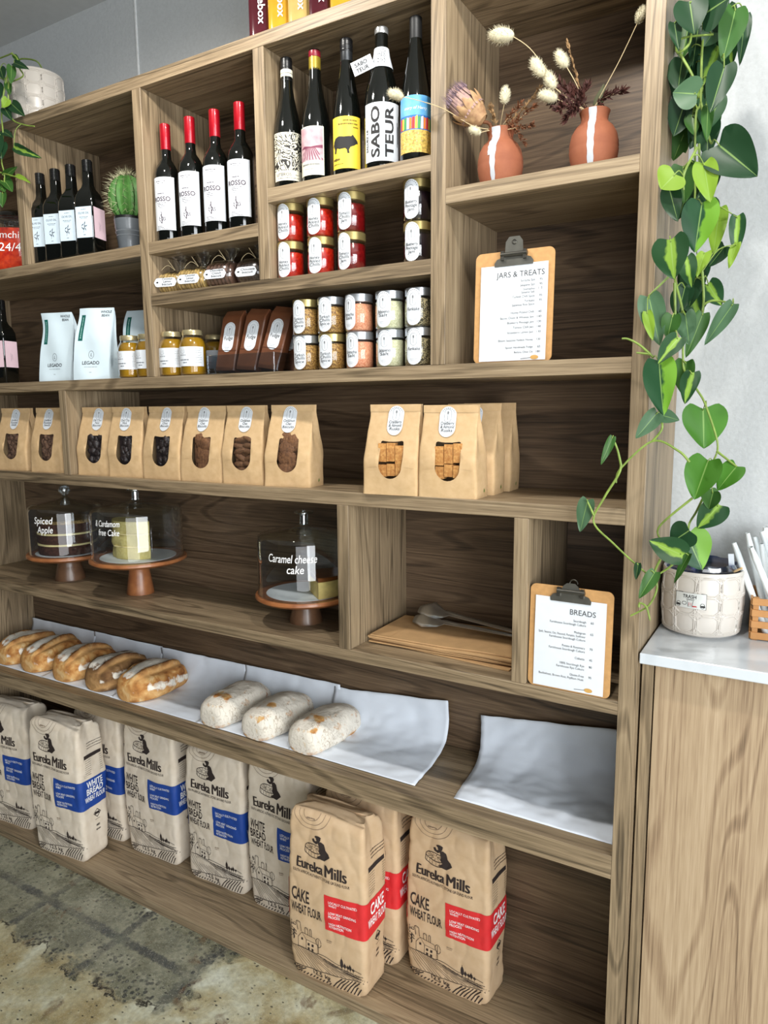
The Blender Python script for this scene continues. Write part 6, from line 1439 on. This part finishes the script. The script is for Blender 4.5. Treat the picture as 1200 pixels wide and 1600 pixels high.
VINE_STEMS=[[(0.087,0.020,2.535),(0.099,0.020,2.499),(0.102,0.020,2.448),(0.102,0.020,2.392),(0.104,0.020,2.318),(0.097,0.020,2.297),(0.099,0.020,2.215),(0.102,0.020,2.138),(0.086,0.020,2.092)],
[(0.104,0.020,2.318),(0.122,0.020,2.252),(0.128,0.020,2.239)],
[(0.105,0.020,2.243),(0.112,0.020,2.154)],
[(0.083,0.000,2.453),(0.082,0.000,2.420),(0.063,0.000,2.408),(0.059,0.000,2.423),(0.073,0.000,2.432),(0.123,0.000,2.425)],
[(0.066,0.000,2.405),(0.090,0.000,2.362),(0.100,0.000,2.335)],
[(0.110,-0.030,2.222),(0.089,-0.030,2.180),(0.089,-0.030,2.149)],
[(0.146,0.020,2.470),(0.135,0.020,2.418),(0.137,0.020,2.387)],
[(0.065,0.000,2.067),(0.076,0.000,1.993),(0.094,0.000,1.924),(0.098,0.000,1.850),(0.103,0.000,1.812),(0.128,0.000,1.774),(0.144,0.000,1.746),(0.170,0.000,1.671),(0.165,0.000,1.636),(0.156,0.000,1.623)],
[(0.123,0.020,2.004),(0.128,0.020,1.936),(0.111,0.020,1.882)],
[(0.075,-0.030,1.998),(0.034,-0.030,1.959)],
[(0.079,-0.020,1.981),(0.083,-0.020,1.923),(0.082,-0.020,1.883),(0.073,-0.020,1.887),(0.075,-0.020,1.905)],
[(0.129,0.020,1.941),(0.146,0.020,1.947),(0.182,0.020,1.939)],
[(0.169,0.000,1.655),(0.207,0.000,1.625)],
[(0.126,-0.040,1.634),(0.104,-0.040,1.656),(0.055,-0.040,1.674),(-0.005,-0.040,1.617),(-0.013,-0.040,1.587)],
[(0.055,-0.040,1.674),(0.072,-0.040,1.699),(0.068,-0.040,1.726)],
[(-0.003,-0.045,1.623),(-0.009,-0.045,1.602),(-0.035,-0.045,1.555),(-0.055,-0.045,1.503),(-0.011,-0.045,1.459),(0.035,-0.045,1.420),(0.058,-0.045,1.403)],
[(-0.003,-0.045,1.623),(-0.011,-0.045,1.654),(-0.022,-0.045,1.680)],
[(-0.055,-0.045,1.517),(-0.069,-0.045,1.545)],
[(0.150,0.020,1.565),(0.136,0.020,1.529),(0.124,0.020,1.503),(0.124,0.020,1.475)],
[(0.130,0.000,1.559),(0.080,0.000,1.510),(0.066,0.000,1.487),(0.072,0.000,1.470)],
[(0.119,-0.020,1.442),(0.095,-0.020,1.416),(0.071,-0.020,1.396)],
[(0.079,-0.030,1.433),(0.069,-0.030,1.403),(0.075,-0.030,1.371),(0.060,-0.030,1.333),(0.025,-0.030,1.306)],
[(0.043,-0.040,1.330),(0.045,-0.040,1.339),(0.058,-0.040,1.332),(0.066,-0.040,1.305)],
[(0.051,-0.045,1.838),(0.024,-0.045,1.863),(0.002,-0.045,1.876),(-0.011,-0.045,1.878)],
[(0.044,-0.045,1.845),(0.018,-0.045,1.849)]]
PLANT_LEAVES=[((-1.965,-0.030,2.727),(-1.888,-0.040,2.672),0.040,'d'),
((-1.988,-0.040,2.715),(-1.941,-0.050,2.668),0.032,'d'),
((-1.953,-0.050,2.732),(-1.969,-0.060,2.707),0.029,'l'),
((-1.977,-0.030,2.794),(-1.954,-0.040,2.749),0.024,'g'),
((-1.996,-0.040,2.838),(-1.968,-0.050,2.798),0.032,'d'),
((-1.907,-0.050,2.829),(-1.830,-0.060,2.795),0.024,'d'),
((-2.021,-0.030,2.655),(-1.956,-0.040,2.621),0.027,'d'),
((-2.019,-0.040,2.614),(-2.014,-0.050,2.564),0.042,'d'),
((-1.940,-0.050,2.586),(-1.813,-0.060,2.532),0.032,'s'),
((-2.034,-0.030,2.503),(-1.983,-0.040,2.462),0.039,'g'),
((-2.044,-0.040,2.495),(-2.008,-0.050,2.458),0.034,'g'),
((-2.017,-0.050,2.455),(-2.015,-0.060,2.410),0.034,'g'),
((-2.032,-0.030,2.517),(-1.956,-0.040,2.528),0.026,'g'),
((-1.951,-0.040,2.504),(-1.875,-0.050,2.471),0.017,'l'),
((-1.920,-0.050,2.823),(-1.916,-0.060,2.765),0.029,'g'),
((-1.934,-0.030,2.866),(-1.891,-0.040,2.829),0.016,'g'),
((-2.027,-0.040,2.797),(-2.011,-0.050,2.735),0.048,'d'),
((-2.033,-0.050,2.637),(-2.010,-0.060,2.565),0.048,'d')]
PLANT_STEMS=[[(-1.958,-0.035,2.811),(-1.972,-0.035,2.741),(-1.960,-0.035,2.679),(-1.899,-0.035,2.649),(-1.849,-0.035,2.635)],
[(-2.052,-0.035,2.531),(-1.967,-0.035,2.503),(-1.897,-0.035,2.478)],
[(-1.956,-0.035,2.828),(-1.988,-0.035,2.776),(-2.014,-0.035,2.704),(-2.015,-0.035,2.638),(-2.034,-0.035,2.566),(-2.024,-0.035,2.517),(-2.039,-0.035,2.472)],
[(-1.938,-0.035,2.869),(-1.912,-0.035,2.850),(-1.901,-0.035,2.816),(-1.888,-0.035,2.791),(-1.953,-0.035,2.787)]]
PLANT_SPRIG=[(-2.133,0.100,2.919),(-2.104,0.100,2.936),(-2.078,0.100,2.938),(-2.005,0.100,2.913),(-1.973,0.100,2.875)]

t = thing('trailing_philodendron', 'long heart leaved philodendron vine hanging down beside the tall shelf post', 'hanging plant', (.105, .03, 2.46)); o = Vector(t.location)
vine(t, VINE_STEMS, o)
mb = MB(); mb.tube([Vector(p) - o for p in [(.102, .03, 2.50), (.10, .05, 2.62), (.06, .09, 2.735), (.0, .14, 2.79), (-.05, .16, 2.78)]], .0026, 7, smooth=8)
mb.tube([Vector(p) - o for p in [(.14, .03, 2.47), (.13, .06, 2.6), (.07, .11, 2.74), (-.0, .15, 2.80), (-.04, .17, 2.78)]], .0022, 7, smooth=8); mb.build('stem', VSTEM, t)
near = [p for st in VINE_STEMS for p in spline([Vector(q) for q in st], 12)]
r = random.Random(42)
VINE_LEAVES = [(a, b, w * 1.08, m) for a, b, w, m in VINE_LEAVES]
for i in range(32):
    x, z, y = r.uniform(.062, .128) - .01 * (i % 2), r.uniform(2.34, 2.60) if i < 18 else r.uniform(1.93, 2.36), r.uniform(.05, .14)
    VINE_LEAVES.append(((x, y, z), (x + r.uniform(-.03, .02), y - .01, z - r.uniform(.06, .085)), r.uniform(.045, .06), 'dddgsd'[i % 6]))
for i, (a, b, w, m) in enumerate(VINE_LEAVES): heart(i, a, b, w, m, t, o, near)
mb = MB(); r = random.Random(5)
for p in [(-.0, -.03, 1.9)]: pass
pc = Vector((-.07, .17, ZT1)) - o
mb.lathe([(.06, 0), (.062, .003), (.075, .11), (.073, .112), (.069, .1), (.001, .095)], 36); mb.xf(Matrix.Translation(pc)); mb.build('planter', CER, t)
t, S2_, rad2 = cane_pot('planted_pot', 'white cane patterned pot with trailing green plant on top of the shelving', 'potted plant', (-2.050, .125, ZT1), .178, .080, .086, None); o = Vector(t.location)
mb = MB(); mb.lathe([(.078, .15), (.04, .156), (.001, .158)], 28, caps=False); mb.build('soil', pm('potting_soil', (52, 40, 30), .95, .3, 120, bump=.8), t)
vine(t, PLANT_STEMS, o, .0026)
mb = MB(); mb.tube([Vector(p) - o for p in PLANT_SPRIG], .0026, 6, smooth=6); mb.tube([Vector(PLANT_STEMS[3][0]) - o, Vector((-2.16, .02, 2.9)) - o, Vector((-2.10, .09, 2.86)) - o], .0024, 6, smooth=6); mb.tube([Vector(PLANT_STEMS[2][0]) - o, Vector((-2.15, .03, 2.88)) - o, Vector((-2.08, .1, 2.85)) - o], .0024, 6, smooth=6); mb.build('stem', VSTEM, t)
near = [p for st in PLANT_STEMS for p in spline([Vector(q) for q in st], 12)]
for i, (a, b, w, m) in enumerate(PLANT_LEAVES): heart(i + 100, a, b, w, m, t, o, near)
